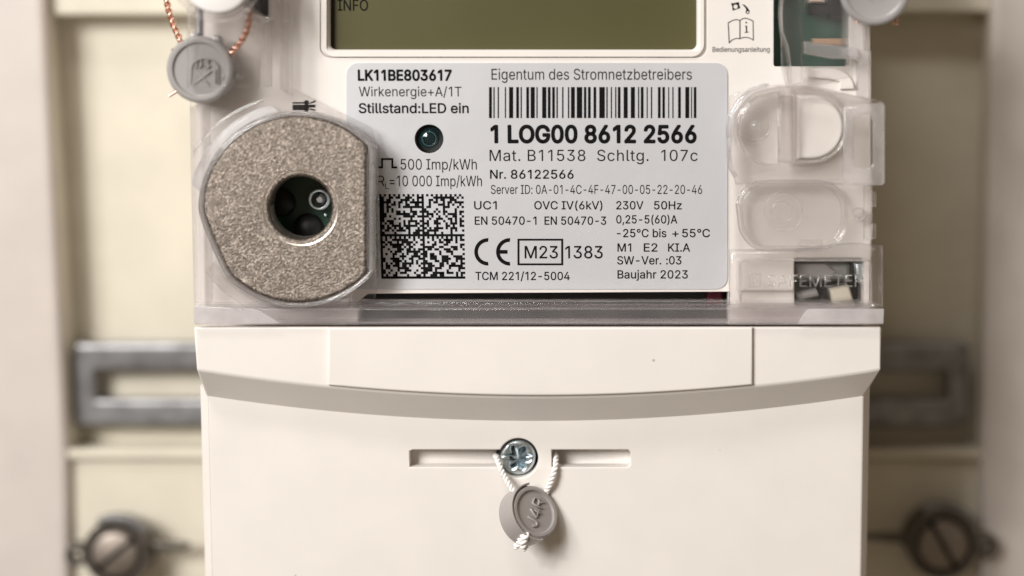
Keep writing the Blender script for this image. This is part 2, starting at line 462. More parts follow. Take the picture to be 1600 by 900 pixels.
# letter outlines: advance; polygons
GLYPHS = {
 ' ': '188;',
 '(': '273;89,207 101,324 132,441 177,539 236,539 191,428 161,313 151,207 160,115 188,16 236,-96 177,-96 160,-66 145,-36 132,-6 121,24 111,55 103,85 97,116 93,146 90,176',
 ')': '273;37,-96 86,18 113,116 122,207 112,313 82,428 37,539 97,539 142,441 173,323 184,207 183,176 180,145 176,115 170,84 161,53 152,23 140,-7 127,-37 113,-67 97,-96',
 '+': '453;198,34 198,364 255,364 255,34;61,172 61,226 391,226 391,172',
 ',': '188;38,-119 68,71 137,71 84,-119',
 '-': '453;337,244 337,188 114,188 114,244',
 '.': '188;95,-4 83,-3 73,1 63,9 55,18 51,29 50,41 51,53 55,64 63,73 73,81 83,85 95,87 107,85 118,81 128,73 135,64 140,53 141,41 140,29 135,18 128,9 118,1 107,-3',
 '/': '249;235,533 71,-76 14,-76 178,533',
 '0': '453;227,-7 191,-3 158,7 130,24 105,48 85,77 69,113 57,155 50,202 48,254 50,306 57,353 69,395 85,431 106,461 130,484 159,502 191,512 227,516 262,512 295,502 323,484 348,461 368,431 384,395 396,353 403,306 405,254 403,202 396,155 384,113 368,77 348,48 323,24 295,7 263,-3;227,50 250,52 271,60 290,74 306,92 320,116 330,144 338,176 342,213 344,254 342,295 338,332 330,365 320,393 306,416 290,435 271,449 250,457 227,460 203,457 182,449 163,435 147,416 134,393 123,365 115,332 111,295 109,254 111,213 115,176 123,144 134,116 147,92 163,74 182,60 203,52',
 '1': '453;76,0 76,55 391,55 391,0;276,509 276,0 212,0 212,448 209,448 86,358 86,427 198,509',
 '2': '453;64,0 64,47 234,229 282,282 311,327 320,371 319,389 315,405 308,419 298,431 287,441 273,449 224,460 205,458 188,454 172,447 159,438 148,427 139,413 132,398 128,381 127,362 66,362 68,391 75,418 86,442 102,464 121,482 143,496 168,507 196,513 225,516 254,513 281,507 306,497 328,482 346,465 361,445 372,423 379,398 381,372 371,318 336,259 267,180 153,60 153,57 389,57 389,0',
 '3': '453;218,-7 188,-5 159,1 133,10 108,22 88,38 70,57 57,79 48,104 44,132 109,132 112,115 118,100 126,87 137,76 150,66 165,59 219,50 275,61 291,69 304,80 315,93 323,108 328,125 329,145 328,163 323,180 316,196 306,211 292,223 275,234 254,241 229,246 201,248 157,248 157,299 288,448 288,452 70,452 70,509 372,509 372,461 211,278 211,289 247,290 279,286 308,276 333,262 354,244 371,222 383,198 391,173 393,145 390,116 383,90 370,66 354,45 333,27 309,12 281,2 251,-5',
 '4': '453;40,105 40,158 247,509 311,509 109,166 109,163 413,163 413,105;282,0 282,121 282,146 282,318 343,318 343,0',
 '5': '453;221,-7 192,-5 165,1 140,11 118,25 99,41 83,60 71,82 63,105 60,130 122,130 125,115 130,102 138,89 173,60 221,50 241,51 259,56 276,64 291,75 304,89 314,104 322,122 326,141 328,162 326,183 321,203 314,221 303,237 290,251 275,262 257,270 238,275 218,277 167,268 128,246 67,253 96,509 366,509 366,452 151,452 134,301 136,301 178,325 229,334 252,332 274,328 294,321 313,311 330,299 345,285 358,269 370,251 379,231 386,210 390,187 391,163 388,132 381,102 369,76 352,52 332,32 309,15 282,3 253,-4',
 '6': '453;226,-7 196,-4 168,3 142,15 119,31 100,51 84,74 73,101 66,130 64,162 65,187 71,212 80,239 137,340 252,509 322,509 151,261 145,261 165,288 196,307 235,314 265,312 291,305 316,295 337,280 355,262 370,240 380,215 387,187 389,157 387,127 379,98 368,73 352,50 333,30 310,14 284,3 257,-4;226,48 245,50 263,55 279,63 293,73 304,86 314,101 322,119 326,137 327,157 326,178 322,196 314,213 304,228 293,241 279,251 263,259 245,264 226,265 207,264 190,259 174,252 160,241 148,229 138,214 131,197 126,179 125,158 126,138 131,119 138,102 148,86 160,73 174,63 190,55 207,50',
 '7': '453;97,0 323,448 323,452 62,452 62,509 391,509 391,449 165,0',
 '8': '453;226,-7 193,-5 163,1 136,11 111,25 91,42 74,62 62,84 54,109 52,135 53,156 58,176 65,195 75,212 87,228 101,241 117,252 134,260 153,265 153,267 129,276 109,289 93,308 80,330 73,354 70,380 73,405 79,429 90,450 106,469 124,485 146,498 170,508 197,514 226,516 255,514 282,508 306,498 328,485 346,469 361,450 373,429 379,405 382,380 379,354 372,330 359,308 343,289 323,276 300,267 300,265 319,260 335,252 351,241 365,228 377,212 387,195 395,176 399,156 401,135 398,109 391,84 378,62 362,42 341,25 317,11 289,1 259,-5;226,49 248,50 267,54 285,60 300,69 313,79 323,91 331,106 335,121 337,139 335,157 330,173 322,189 312,202 298,213 283,223 265,230 247,234 226,235 206,234 187,230 169,223 154,213 140,202 130,189 122,173 117,157 115,139 117,121 121,106 129,91 139,79 152,69 167,60 185,54 205,50;226,290 274,300 287,308 298,318 307,330 314,344 318,359 319,376 318,392 314,407 308,420 299,432 288,442 275,449 226,460 177,449 164,442 153,432 145,420 138,407 134,392 133,376 134,359 138,344 145,330 154,318 165,308 178,300',
 '9': '453;226,516 256,513 285,506 310,494 333,478 352,458 368,434 380,408 387,378 389,347 387,322 382,296 373,270 315,168 200,0 130,0 301,248 307,248 287,221 257,202 218,195 188,197 161,203 137,214 116,229 98,247 83,269 72,294 66,321 64,352 66,382 73,411 85,436 101,459 120,479 143,494 168,506 196,513;226,460 207,459 190,454 174,446 160,435 148,423 138,407 131,390 127,372 125,352 127,331 131,313 138,295 148,280 160,268 174,257 190,250 207,245 226,243 245,245 263,249 279,257 293,267 305,280 314,295 322,312 326,330 327,350 326,371 322,390 314,407 305,422 293,435 279,446 263,454 245,459',
 ':': '188;95,-4 83,-3 73,1 63,9 55,18 51,29 50,41 51,53 55,64 63,73 73,81 83,85 95,87 107,85 118,81 128,73 135,64 140,53 141,41 140,29 135,18 128,9 118,1 107,-3;95,271 83,272 73,277 63,284 55,294 51,304 50,316 51,328 55,339 63,349 73,356 83,360 95,362 107,360 118,356 128,349 135,339 140,328 141,316 140,304 135,294 128,284 118,277 107,272',
 '=': '453;72,245 72,301 381,301 381,245;72,97 72,153 381,153 381,97',
 'A': '480;16,0 201,509 276,509 463,0 395,0 287,302 264,372 232,478 245,478 213,371 191,302 85,0;110,142 110,199 370,199 370,142',
 'B': '456;60,0 60,509 241,509 274,507 304,501 329,491 350,477 367,461 381,442 390,421 396,398 398,374 397,353 393,336 387,320 356,286 315,267 315,262 331,260 347,254 363,245 378,234 391,220 402,203 411,184 416,161 418,136 416,111 410,88 400,67 386,48 368,31 344,18 317,8 284,2 247,0;125,57 245,57 281,60 309,67 330,80 344,96 353,115 355,137 354,153 350,169 342,184 333,197 320,209 306,218 289,225 269,229 248,231 125,231;125,285 238,285 288,296 302,304 314,314 323,326 330,340 335,355 336,372 333,393 326,412 313,429 294,442 270,449 240,452 125,452',
 'C': '510;267,-7 225,-3 186,7 150,25 119,49 92,79 70,115 53,157 44,203 40,254 44,305 53,352 70,393 92,429 119,459 150,484 186,501 225,512 267,516 340,504 362,496 383,485 402,471 419,456 435,438 448,418 459,397 467,373 473,348 408,348 389,395 357,428 315,449 267,456 237,453 209,445 184,432 161,414 141,391 125,364 113,332 106,295 103,254 106,213 113,177 125,145 141,117 161,94 184,76 210,63 237,56 267,53 315,60 357,81 389,114 408,160 473,160 467,135 459,112 448,91 435,71 420,53 402,38 383,24 363,13 341,5 317,-2 293,-6',
 'D': '502;219,0 96,0 96,57 215,57 254,60 288,68 318,81 343,99 363,122 379,149 390,181 397,216 399,255 397,294 390,329 379,361 364,388 344,410 320,428 291,441 258,449 221,452 93,452 93,509 225,509 273,505 315,495 353,478 385,455 412,426 433,391 449,351 458,306 462,255 458,205 449,159 433,119 411,83 384,54 351,31 312,14 268,3;125,509 125,0 60,0 60,509',
 'E': '419;60,0 60,509 372,509 372,452 125,452 125,286 355,286 355,229 125,229 125,57 375,57 375,0',
 'F': '410;60,0 60,509 369,509 369,452 125,452 125,278 346,278 346,221 125,221 125,0',
 'G': '520;269,-7 225,-3 185,7 149,25 118,49 91,79 69,116 53,157 43,203 40,254 43,305 53,352 69,393 91,429 117,459 149,484 184,501 223,512 265,516 291,514 316,510 340,504 363,494 384,483 403,469 421,453 436,436 449,416 460,395 468,373 474,349 408,349 387,393 356,427 315,448 265,456 236,453 209,445 183,432 160,414 141,392 125,364 113,332 106,295 103,254 106,213 113,177 125,145 141,117 161,95 184,76 210,63 238,56 269,53 296,55 322,61 345,71 365,85 382,102 396,123 407,147 413,173 415,202 434,199 283,199 283,256 478,256 478,200 475,160 466,124 451,91 431,62 406,38 377,19 344,5 308,-4',
 'H': '517;60,0 60,509 125,509 125,289 392,289 392,509 457,509 457,0 392,0 392,232 125,232 125,0',
 'I': '300;31,0 31,57 118,57 118,452 31,452 31,509 269,509 269,452 183,452 183,57 269,57 269,0',
 'J': '396;185,-7 143,-2 106,11 75,33 52,63 38,100 33,145 33,173 98,173 98,145 100,117 108,93 122,74 139,61 160,53 185,50 209,53 230,61 248,74 261,93 269,117 272,145 272,509 336,509 336,145 332,100 318,63 294,33 263,11 227,-2',
 'K': '467;104,145 104,216 139,261 174,303 212,344 364,509 448,509 231,276 228,276;60,0 60,509 125,509 125,334 124,225 125,193 125,0;372,0 188,259 228,309 449,0',
 'L': '393;60,0 60,509 125,509 125,57 361,57 361,0',
 'M': '628;60,0 60,509 152,509 277,187 287,159 299,123 311,84 322,49 307,49 318,83 330,121 342,158 352,187 476,509 568,509 568,0 504,0 504,291 504,327 505,369 506,413 507,457 513,457 498,409 482,363 467,322 456,291 342,0 286,0 170,291 159,321 145,361 129,408 112,457 119,457 120,416 121,372 122,328 122,291 122,0',
 'N': '523;60,0 60,509 136,509 343,183 363,151 388,107 414,55 405,54 401,108 399,157 399,195 399,509 463,509 463,0 387,0 202,290 177,331 148,381 108,452 119,454 122,384 124,328 125,291 125,0',
 'O': '533;267,-7 225,-3 186,7 150,25 119,49 92,79 70,115 53,157 44,203 40,254 44,305 53,352 70,393 92,429 119,459 150,484 186,501 225,512 267,516 309,512 348,501 384,484 415,459 442,429 464,393 480,352 490,305 493,254 490,203 480,157 464,115 442,79 415,49 384,25 348,7 309,-3;267,53 296,55 324,63 349,76 372,94 392,116 408,144 420,176 428,213 430,254 428,295 420,332 408,365 392,392 372,415 349,433 324,446 296,453 267,456 237,453 210,445 184,433 161,415 142,392 125,364 113,332 106,295 103,254 106,213 113,176 125,144 142,117 161,94 184,76 210,63 237,55',
 'R': '449;60,0 60,509 236,509 273,506 305,500 333,489 356,473 376,455 390,433 401,408 407,381 409,352 407,323 401,296 390,271 376,250 356,232 333,217 305,206 273,200 236,198 126,198 126,255 234,255 258,256 280,260 298,267 313,276 325,287 334,300 340,316 344,333 345,352 344,371 340,389 334,405 325,419 313,430 298,440 279,446 258,451 233,452 125,452 125,0;353,0 230,229 303,229 428,0',
 'S': '447;224,-9 188,-7 156,-1 128,9 102,23 81,40 64,60 51,83 42,109 38,137 104,137 108,118 114,102 123,88 136,76 150,66 166,59 224,49 246,50 267,54 286,60 303,69 317,79 329,92 338,106 344,122 346,139 344,154 340,168 332,179 296,205 245,222 184,239 145,253 112,269 86,289 67,313 56,341 52,372 54,400 62,425 75,448 92,468 113,484 138,498 165,508 195,514 227,516 259,514 289,508 316,498 340,484 360,468 377,449 390,427 398,403 401,378 337,378 332,402 320,421 302,437 280,449 254,456 225,459 204,457 185,454 167,448 152,440 139,430 129,418 121,405 117,391 115,376 117,359 122,345 131,334 169,308 212,293 264,279 312,264 359,238 395,198 402,180 407,161 408,139 406,112 399,87 386,64 370,43 349,25 323,11 294,0 261,-7',
 'T': '449;32,452 32,509 417,509 417,452 257,452 257,0 193,0 193,452',
 'U': '517;259,-8 220,-6 186,2 154,15 126,33 103,55 85,80 71,108 63,140 60,173 60,509 124,509 124,178 126,155 132,133 141,113 153,95 169,80 187,68 208,59 232,53 259,52 285,53 309,59 331,68 349,80 364,95 377,113 385,133 391,155 393,178 393,509 457,509 457,173 454,140 446,108 433,80 414,55 391,33 363,15 332,2 297,-6',
 'V': '480;204,0 16,509 84,509 192,206 215,137 248,31 235,31 267,138 290,206 395,509 463,509 278,0',
 'W': '686;155,0 16,509 82,509 163,196 175,145 187,94 197,40 189,40 200,94 211,145 224,196 306,509 380,509 462,196 474,145 486,94 497,40 488,40 499,94 510,145 523,196 603,509 670,509 530,0 455,0 368,323 351,391 336,475 350,475 335,395 318,323 230,0',
 'X': '474;18,0 217,284 217,236 29,509 104,509 178,400 204,361 223,329 243,292 232,292 252,329 272,361 298,400 374,509 446,509 259,239 259,287 456,0 382,0 292,129 268,165 250,195 230,231 244,231 225,196 206,166 182,129 91,0',
 'a': '389;160,-9 137,-7 115,-3 94,5 76,15 60,29 48,45 38,63 32,84 30,108 32,128 36,146 43,161 53,174 64,184 78,193 125,211 178,220 234,227 265,235 271,240 274,246 276,255 276,257 267,297 240,322 196,331 149,322 118,301 100,274 41,291 51,313 64,331 79,346 95,358 114,368 133,375 194,384 239,379 286,360 300,350 312,336 322,320 330,301 335,278 337,251 337,0 277,0 277,52 272,52 252,25 215,1;170,45 192,47 211,51 228,59 242,68 254,80 263,93 270,108 274,122 276,138 276,190 259,182 231,176 200,171 175,168 134,159 103,139 97,130 93,118 92,105 102,72 130,52',
 'b': '424;229,-8 208,-7 189,-3 172,4 138,31 118,59 112,59 112,0 53,0 53,509 114,509 114,319 118,319 137,346 171,373 188,379 207,383 229,384 259,382 287,374 313,361 335,342 354,320 370,293 381,261 388,227 390,189 388,151 381,116 370,84 355,57 336,34 313,16 288,3 260,-6;220,47 242,49 262,55 279,66 294,80 306,97 316,117 323,139 327,163 328,189 327,215 323,239 316,261 307,281 295,298 280,311 262,322 243,328 220,330 198,328 178,322 161,312 147,299 134,282 125,263 118,241 114,216 113,189 114,162 118,138 125,115 135,95 147,78 162,65 179,55 198,49',
 'c': '396;207,-8 174,-5 144,3 117,16 93,35 72,58 56,85 44,116 37,150 34,187 37,225 44,260 56,291 72,318 93,341 117,360 144,374 174,382 207,384 260,377 305,356 340,322 362,277 303,262 290,289 270,311 242,325 207,330 184,328 163,321 145,310 130,296 118,278 108,258 102,236 98,212 96,187 98,163 102,139 108,117 118,97 130,80 145,66 163,55 184,49 207,46 243,52 271,66 292,89 304,117 363,102 341,56 306,21 261,-1',
 'd': '424;195,-8 165,-6 137,3 111,16 89,34 70,57 55,84 43,116 36,151 34,189 36,227 43,261 55,293 70,320 89,342 112,361 137,374 165,382 196,384 218,383 237,379 253,373 287,346 306,319 311,319 311,509 372,509 372,0 313,0 313,59 307,59 287,31 252,4 236,-3 217,-7;205,47 226,49 246,55 263,65 278,78 290,95 299,115 306,138 310,162 312,189 310,216 306,241 300,263 290,282 278,299 263,312 246,322 227,328 205,330 182,328 162,322 145,311 130,298 118,281 108,261 102,239 98,215 96,189 98,163 102,139 109,117 118,97 130,80 145,66 162,55 182,49',
 'e': '404;212,-8 177,-5 145,3 117,16 92,35 72,58 56,85 44,116 37,150 34,187 36,224 44,258 55,290 71,317 91,340 115,359 142,373 172,382 205,384 266,374 285,366 303,355 319,341 334,324 347,305 357,282 365,256 370,227 371,194 371,169 75,169 75,221 338,221 310,202 308,226 304,248 298,269 288,286 277,301 263,314 246,323 227,328 205,330 183,328 164,323 146,313 131,301 119,286 109,270 102,251 97,231 96,211 96,178 98,151 102,127 110,106 121,88 135,73 151,61 169,53 190,48 212,46 254,53 285,73 306,105 365,91 358,72 348,55 335,39 320,26 302,14 283,4 261,-3 237,-7',
 'g': '425;207,-151 180,-149 156,-146 134,-140 82,-110 51,-69 101,-41 122,-66 154,-88 207,-97 236,-95 261,-87 282,-75 298,-58 308,-34 311,-6 311,68 306,68 287,41 252,16 236,10 217,6 195,5 165,7 138,14 113,27 90,43 71,65 55,90 43,120 36,154 34,191 36,229 43,263 55,293 71,320 90,342 112,361 138,374 166,382 196,384 218,383 237,379 253,373 288,346 308,319 313,319 313,379 372,379 372,-9 370,-40 363,-67 350,-90 334,-109 314,-124 291,-136 265,-144 237,-149;205,59 227,61 246,66 264,75 278,87 290,103 300,121 307,142 311,166 312,193 311,219 307,242 300,264 291,283 279,299 264,312 247,322 227,328 205,330 182,328 163,322 145,312 130,298 118,282 109,262 102,241 98,218 96,193 98,167 102,144 109,123 118,104 131,88 145,76 163,66 183,61',
 'h': '410;114,227 114,0 53,0 53,509 114,509 114,287 102,287 116,319 132,344 152,362 175,374 200,382 227,384 252,383 275,377 295,369 313,356 328,340 341,321 350,298 355,271 357,240 357,0 296,0 296,235 293,263 286,286 273,304 256,318 235,326 210,329 192,328 176,324 161,317 147,308 136,297 126,283 119,266 115,248',
 'i': '167;53,0 53,379 114,379 114,0;84,443 73,444 63,448 54,455 47,463 43,472 41,483 43,494 47,504 54,512 63,518 73,522 84,524 95,522 105,518 114,512 121,504 125,494 126,483 125,472 121,463 114,455 105,448 95,444',
 'j': '167;53,379 114,379 114,-30 112,-52 108,-72 102,-90 92,-106 80,-119 65,-129 47,-137 27,-141 4,-143 -10,-143 -10,-87 2,-87 18,-85 31,-80 40,-72 47,-61 51,-46 53,-29;83,443 72,444 62,448 53,455 47,463 42,472 41,483 42,494 47,504 53,512 62,518 72,522 83,524 95,522 105,518 114,512 120,504 125,494 126,483 125,472 120,463 114,455 105,448 95,444',
 'k': '381;110,137 110,212 121,212 284,379 360,379 184,199 177,199;53,0 53,509 114,509 114,0;294,0 148,186 191,229 372,0',
 'l': '189;139,-2 112,0 91,8 74,20 62,37 55,59 53,84 53,509 114,509 114,99 120,62 126,57 135,53 146,52 160,53 170,54 181,3 162,-1',
 'm': '610;53,0 53,379 112,379 112,295 108,295 114,314 122,331 132,346 172,376 219,386 245,383 268,375 287,361 303,342 314,320 321,295 312,295 318,312 326,329 337,343 381,375 437,386 458,385 478,380 497,372 514,361 529,346 541,328 550,307 555,283 557,255 557,0 496,0 496,254 493,279 485,298 473,313 456,323 438,329 419,330 402,329 387,326 374,320 345,290 335,247 335,0 274,0 274,260 272,280 265,297 253,311 238,322 220,328 199,330 158,320 145,312 135,302 126,289 119,274 115,257 114,238 114,0',
 'n': '410;114,227 114,0 53,0 53,379 112,379 112,287 102,287 116,319 132,344 152,362 175,374 200,382 227,384 252,383 275,377 295,369 313,356 328,340 341,321 350,298 355,271 357,240 357,0 296,0 296,235 293,263 286,286 273,304 256,318 235,326 210,329 192,328 176,324 161,317 147,308 136,297 126,283 119,266 115,248',
 'o': '415;207,-8 174,-5 144,3 117,16 93,35 72,58 56,85 44,116 37,150 34,187 37,225 44,260 56,291 72,318 93,341 117,360 144,374 174,382 207,384 241,382 271,374 299,360 323,341 343,318 359,291 371,260 379,225 381,187 379,150 371,116 359,85 343,58 323,35 299,16 271,3 241,-5;207,46 231,49 252,55 270,66 285,80 298,97 307,117 314,139 318,163 319,187 318,212 314,236 307,258 298,278 285,296 270,310 252,321 231,328 207,330 184,328 163,321 145,310 130,296 118,278 108,258 102,236 98,212 96,187 98,163 102,139 108,117 118,97 130,80 145,66 163,55 184,49',
 'p': '424;53,-143 53,379 112,379 112,319 118,319 137,346 171,373 188,379 207,383 229,384 259,382 287,374 313,361 335,342 354,320 370,293 381,261 388,227 390,189 388,151 381,116 370,84 355,57 336,34 313,16 288,3 260,-6 229,-8 208,-7 189,-3 173,4 138,31 118,59 114,59 114,-143;220,47 242,49 262,55 279,66 294,80 306,97 316,117 323,139 327,163 328,189 327,215 323,239 316,261 307,281 295,298 280,311 262,322 243,328 220,330 198,328 178,322 161,312 147,299 134,282 125,263 118,241 114,216 113,189 114,162 118,138 125,115 135,95 147,78 162,65 179,55 198,49',
 'r': '259;53,0 53,379 112,379 112,321 115,321 124,339 137,354 152,367 171,377 191,383 213,385 229,384 243,384 243,322 230,324 207,326 190,324 174,321 159,315 146,306 135,296 126,284 119,269 115,254 114,237 114,0',
 's': '365;182,-8 157,-7 133,-3 112,3 93,12 76,24 62,38 50,54 41,73 36,94 94,107 101,87 111,72 124,60 141,52 160,47 181,45 206,47 227,53 244,62 258,74 265,88 268,103 266,115 262,126 254,136 243,144 229,150 212,155 149,170 118,180 92,192 72,208 58,227 50,249 47,274 49,295 55,314 65,332 79,347 95,360 115,370 137,378 161,383 187,384 212,383 234,379 254,372 271,363 286,352 299,339 324,290 268,277 262,291 254,304 243,316 228,325 210,331 187,333 166,331 147,326 131,317 119,305 111,292 109,277 110,264 115,253 124,243 172,223 229,209 261,200 287,187 306,171 320,153 328,131 331,107 329,85 323,65 312,47 298,31 281,18 260,6 236,-2 210,-7',
 't': '227;204,379 204,327 6,327 6,379;65,471 126,471 126,98 127,83 130,70 136,61 144,55 156,51 170,50 185,51 202,54 213,2 192,-3 168,-4 138,-1 113,7 92,21 77,41 68,64 65,93',
 'u': '410;182,-5 158,-3 135,2 115,11 97,23 82,39 69,59 60,82 54,109 53,139 53,379 114,379 114,144 116,117 124,94 137,75 154,61 175,53 200,50 218,51 234,55 249,62 263,71 274,83 283,97 290,113 295,132 296,153 296,379 357,379 357,0 298,0 298,92 307,92 294,60 277,35 257,17 234,5 209,-3',
 'v': '389;163,0 17,379 84,379 165,155 187,87 206,21 184,21 203,87 224,155 305,379 371,379 226,0',
 'z': '380;42,0 42,46 254,320 254,323 48,323 48,379 333,379 333,331 126,60 126,56 339,56 339,0',
 '°': '316;158,283 138,285 119,290 101,298 84,310 70,324 59,340 50,358 45,377 43,397 45,418 50,437 59,455 70,472 84,486 101,497 119,506 138,511 158,513 179,511 198,506 216,497 232,486 246,472 257,455 266,437 271,418 273,397 271,377 266,358 257,340 246,324 232,310 216,298 198,290 179,285;158,334 190,343 213,366 222,397 213,430 190,453 158,462 126,453 103,430 95,397 103,366 126,343',
}

# ------------------------------------------------------------------ the panel behind the meter
panel = thing('meter_panel', 'ivory plastic meter cabinet panel with recess, out of focus behind the meter', 'panel', W(800, 1000, 52))
plate('back_plate', [(-420, -320), (2020, -320), (2020, 1160), (-420, 1160)], [], 48, 52, 0.3, CREAM2, panel)
plate('panel_frame', [(-420, -300), (2020, -300), (2020, 715), (-420, 715)],
      [[(74, 25), (1546, 20), (1529, 703), (112, 703)]], 43, 47.9, 0.7, CREAM2, panel)
plate('lower_plate', [(-420, 718), (2020, 718), (2020, 1150), (-420, 1150)], [], 42.4, 47.8, 0.5, CREAM2, panel)
plate('ledge', [(104, 703), (1534, 703), (1534, 718), (104, 718)], [], 41.0, 42.3, 0.5, CREAM2, panel)
plate('side_rail', [(-300, -240), (56, -240), (70, 24), (104, 722), (112, 1100), (-300, 1100)], [], 40.2, 42.8, 1.2, RAIL, panel, res=5)
plate('side_rail', [(1900, -240), (1556, -240), (1550, 20), (1534, 722), (1530, 1100), (1900, 1100)], [], 40.2, 42.8, 1.2, RAIL, panel, res=5)

br = thing('mounting_bracket', 'grey galvanised steel slotted bracket running across behind the meter', 'bracket', W(800, 665, 44))
plate('bracket_frame', rrect(113, 536, 1515, 668, 10), [rrect(147, 581, 1481, 624, 6)], 43.8, 46, 0.7, STEEL, br)
plate('bracket_flange', rrect(116, 560, 1512, 640, 8), [rrect(140, 577, 1488, 628, 6)], 46.2, 47.8, 0.2, STEEL, br)

def clamp_screw(cx, cy, r, ang, side, label):
    t = thing('clamp_screw', label, 'screw', W(cx, cy + r, 40), 'slotted screws on the lower panel')
    pc = W(cx, cy, 36)
    k = abs(W(cx + 1, cy, 36).x - pc.x)
    lathe('collar', [(r * k, 5.0), (r * k, 0.4), (r * 0.94 * k, 0), (r * 0.80 * k, 0), (r * 0.78 * k, 0.6), (r * 0.78 * k, 4.6)], pc, DULL, t, ring=True)
    rot = Matrix.Rotation(R(-ang), 3, 'Y')
    rr = r * 0.74 * k
    for s in (0, 180):                               # two lips of the slotted head
        prof = []
        n = 20
        v = []
        for h, sc in ((0.0, 0.72), (0.35, 0.9), (1.1, 1.0), (4.0, 1.0)):
            for i in range(n + 1):
                a = R(8 + s + (164) * i / n)
                v.append(rot @ Vector((math.cos(a) * rr * sc, h - 0.6, math.sin(a) * rr * sc)) + pc)
        f = []
        for lv in range(3):
            for i in range(n):
                f.append((lv * (n + 1) + i, lv * (n + 1) + i + 1, (lv + 1) * (n + 1) + i + 1, (lv + 1) * (n + 1) + i))
            f.append((lv * (n + 1), (lv + 1) * (n + 1), (lv + 1) * (n + 1) + n, lv * (n + 1) + n))
        f.append(tuple(range(n + 1)))
        put('screw_head', mesh_from(v, f, 30), BRONZE, t)
    lathe('slot_floor', [(rr * 0.97, 1.4), (rr * 0.97, 3.8)], pc, DARK, t)
    # spring tab towards the meter and the eye on the far side
    x0, x1 = (cx + side * r * 0.9, cx + side * r * 2.2)
    plate('tab', [(x0, cy - 19), (x1, cy - 16), (x1, cy - 8), (x0 + side * r * 0.3, cy - 2), (x0, cy + 6)], [], 37.5, 39, 0.3, DULL, t)
    ex = cx - side * r * 1.18
    plate('eye', circ(ex, cy + 2, r * 0.36, 20), [circ(ex, cy + 2, r * 0.15, 14)], 36.5, 38.4, 0.3, DULL, t)
    plate('lip', arc(cx, cy, r * 1.16, 35, 120, 10) + arc(cx, cy, r * 1.0, 120, 35, 10), [], 36.0, 38, 0.2, STEEL, t)
clamp_screw(180, 866, 52, 40, 1, 'slotted metal screw with spring tab at the left of the meter')
clamp_screw(1474, 852, 56, -60, -1, 'slotted metal screw with spring tab in shadow at the right')

# ------------------------------------------------------------------ the meter
meter = thing('electricity_meter', 'cream electronic electricity meter with display, silver data label and clear seal cover', 'meter', W(835, 960, 20))

# housing: back box and front panel
plate('housing', [(312, -220), (1362, -220), (1358, 512), (318, 512)], [], 9, 51.5, 1.0, CREAM, meter)
front = plate('front_panel', [(306, -200), (1360, -200), (1360, 505), (306, 505)],
      [rrect(500, -150, 1104, 90, 16), rrect(1209, -120, 1326, 104, 4), circ(468, 325, 62),
       [(575, 459), (1138, 456), (1138, 504), (560, 504), (560, 470)],
       rrect(1241, 402, 1350, 478, 5), circ(670.5, 217, 25)],
      0.0, 3.0, 0.12, CREAM, meter)
# display
lf = plate('display_frame', rrect(499, -150, 1105, 91, 17), [rrect(514, -140, 1089, 77.5, 9)], -0.25, 2.8, 0.9, CREAM, meter, res=4)
lcd = plate('display', rrect(505, -145, 1098, 84, 8), [], 1.6, 2.6, 0.05, LCD, meter)
lcs = plate('display_edge_shade', rrect(507, -146, 1096, 82, 8), [rrect(521, -139, 1100 - 10, 78.5, 3)], 1.2, 1.5, 0.02, DARK, meter)  # dark strip showing at the left edge, painted shadow of the display frame
# circuit board behind the openings
pcb = plate('circuit_board', [(1195, -180), (1335, -180), (1335, 470), (1195, 470)], [], 6.2, 7.6, 0.1, PCB, meter)
plate('port_board', circ(468, 325, 85), [], 3.2, 4.4, 0.1, PCBD, meter)
plate('slot_backing', [(540, 440), (1180, 440), (1180, 508), (540, 508)], [], 4.6, 6.0, 0.1, DARK, meter)
plate('red_lamp', rrect(1104, 452, 1130, 478, 4), [], 3.4, 4.5, 0.4, flat('red_lamp_plastic', (0.09, 0.006, 0.014), 0.4, 0.3), meter)
# components seen through the window on the right
plate('component', rrect(1262, 8, 1300, 22, 2), [], 3.8, 6.1, 0.2, BLACKP, pcb)
plate('component', rrect(1270, 60, 1316, 72, 2), [], 4.2, 6.1, 0.2, flat('copper_pads', (0.45, 0.30, 0.2), 0.4), pcb)
plate('component', rrect(1296, -8, 1322, 30, 3), [], 4.0, 6.1, 0.2, BLACKP, pcb)
plate('component', rrect(1264, -2, 1290, 5, 1), [], 4.2, 6.1, 0.2, flat('tan_component', (0.5, 0.40, 0.33), 0.4), pcb)
plate('terminal_block', rrect(1246, 412, 1328, 440, 3), [], 4.4, 6.1, 0.4, ZINC, meter)
plate('terminal_block', rrect(1282, 446, 1312, 476, 3), [], 3.4, 6.1, 0.4, BLACKP, meter)

# ---- data label
label = plate('data_label', rrect(541, 98, 1137, 452, 19), [circ(670.5, 217, 22.5)], -0.16, -0.01, 0.03, LABEL, meter)
label['label'] = 'silver satin data label printed with black lettering'
YI = -0.185

def parse(g):
    a = g.split(';')
    return int(a[0]), [[tuple(map(int, q.split(','))) for q in p.split(' ')] for p in a[1:] if p]
FONT = {k: parse(v) for k, v in GLYPHS.items()}
FONT['1'] = (400, [FONT['1'][1][1]])
FONT['+'] = (453, [[(198, 34), (198, 172), (61, 172), (61, 226), (198, 226), (198, 364), (255, 364), (255, 226), (391, 226), (391, 172), (255, 172), (255, 34)]])

def inside(p, poly):
    c = False
    n = len(poly)
    for i in range(n):
        (x1, y1), (x2, y2) = poly[i], poly[(i + 1) % n]
        if (y1 > p[1]) != (y2 > p[1]) and p[0] < (x2 - x1) * (p[1] - y1) / (y2 - y1) + x1:
            c = not c
    return c

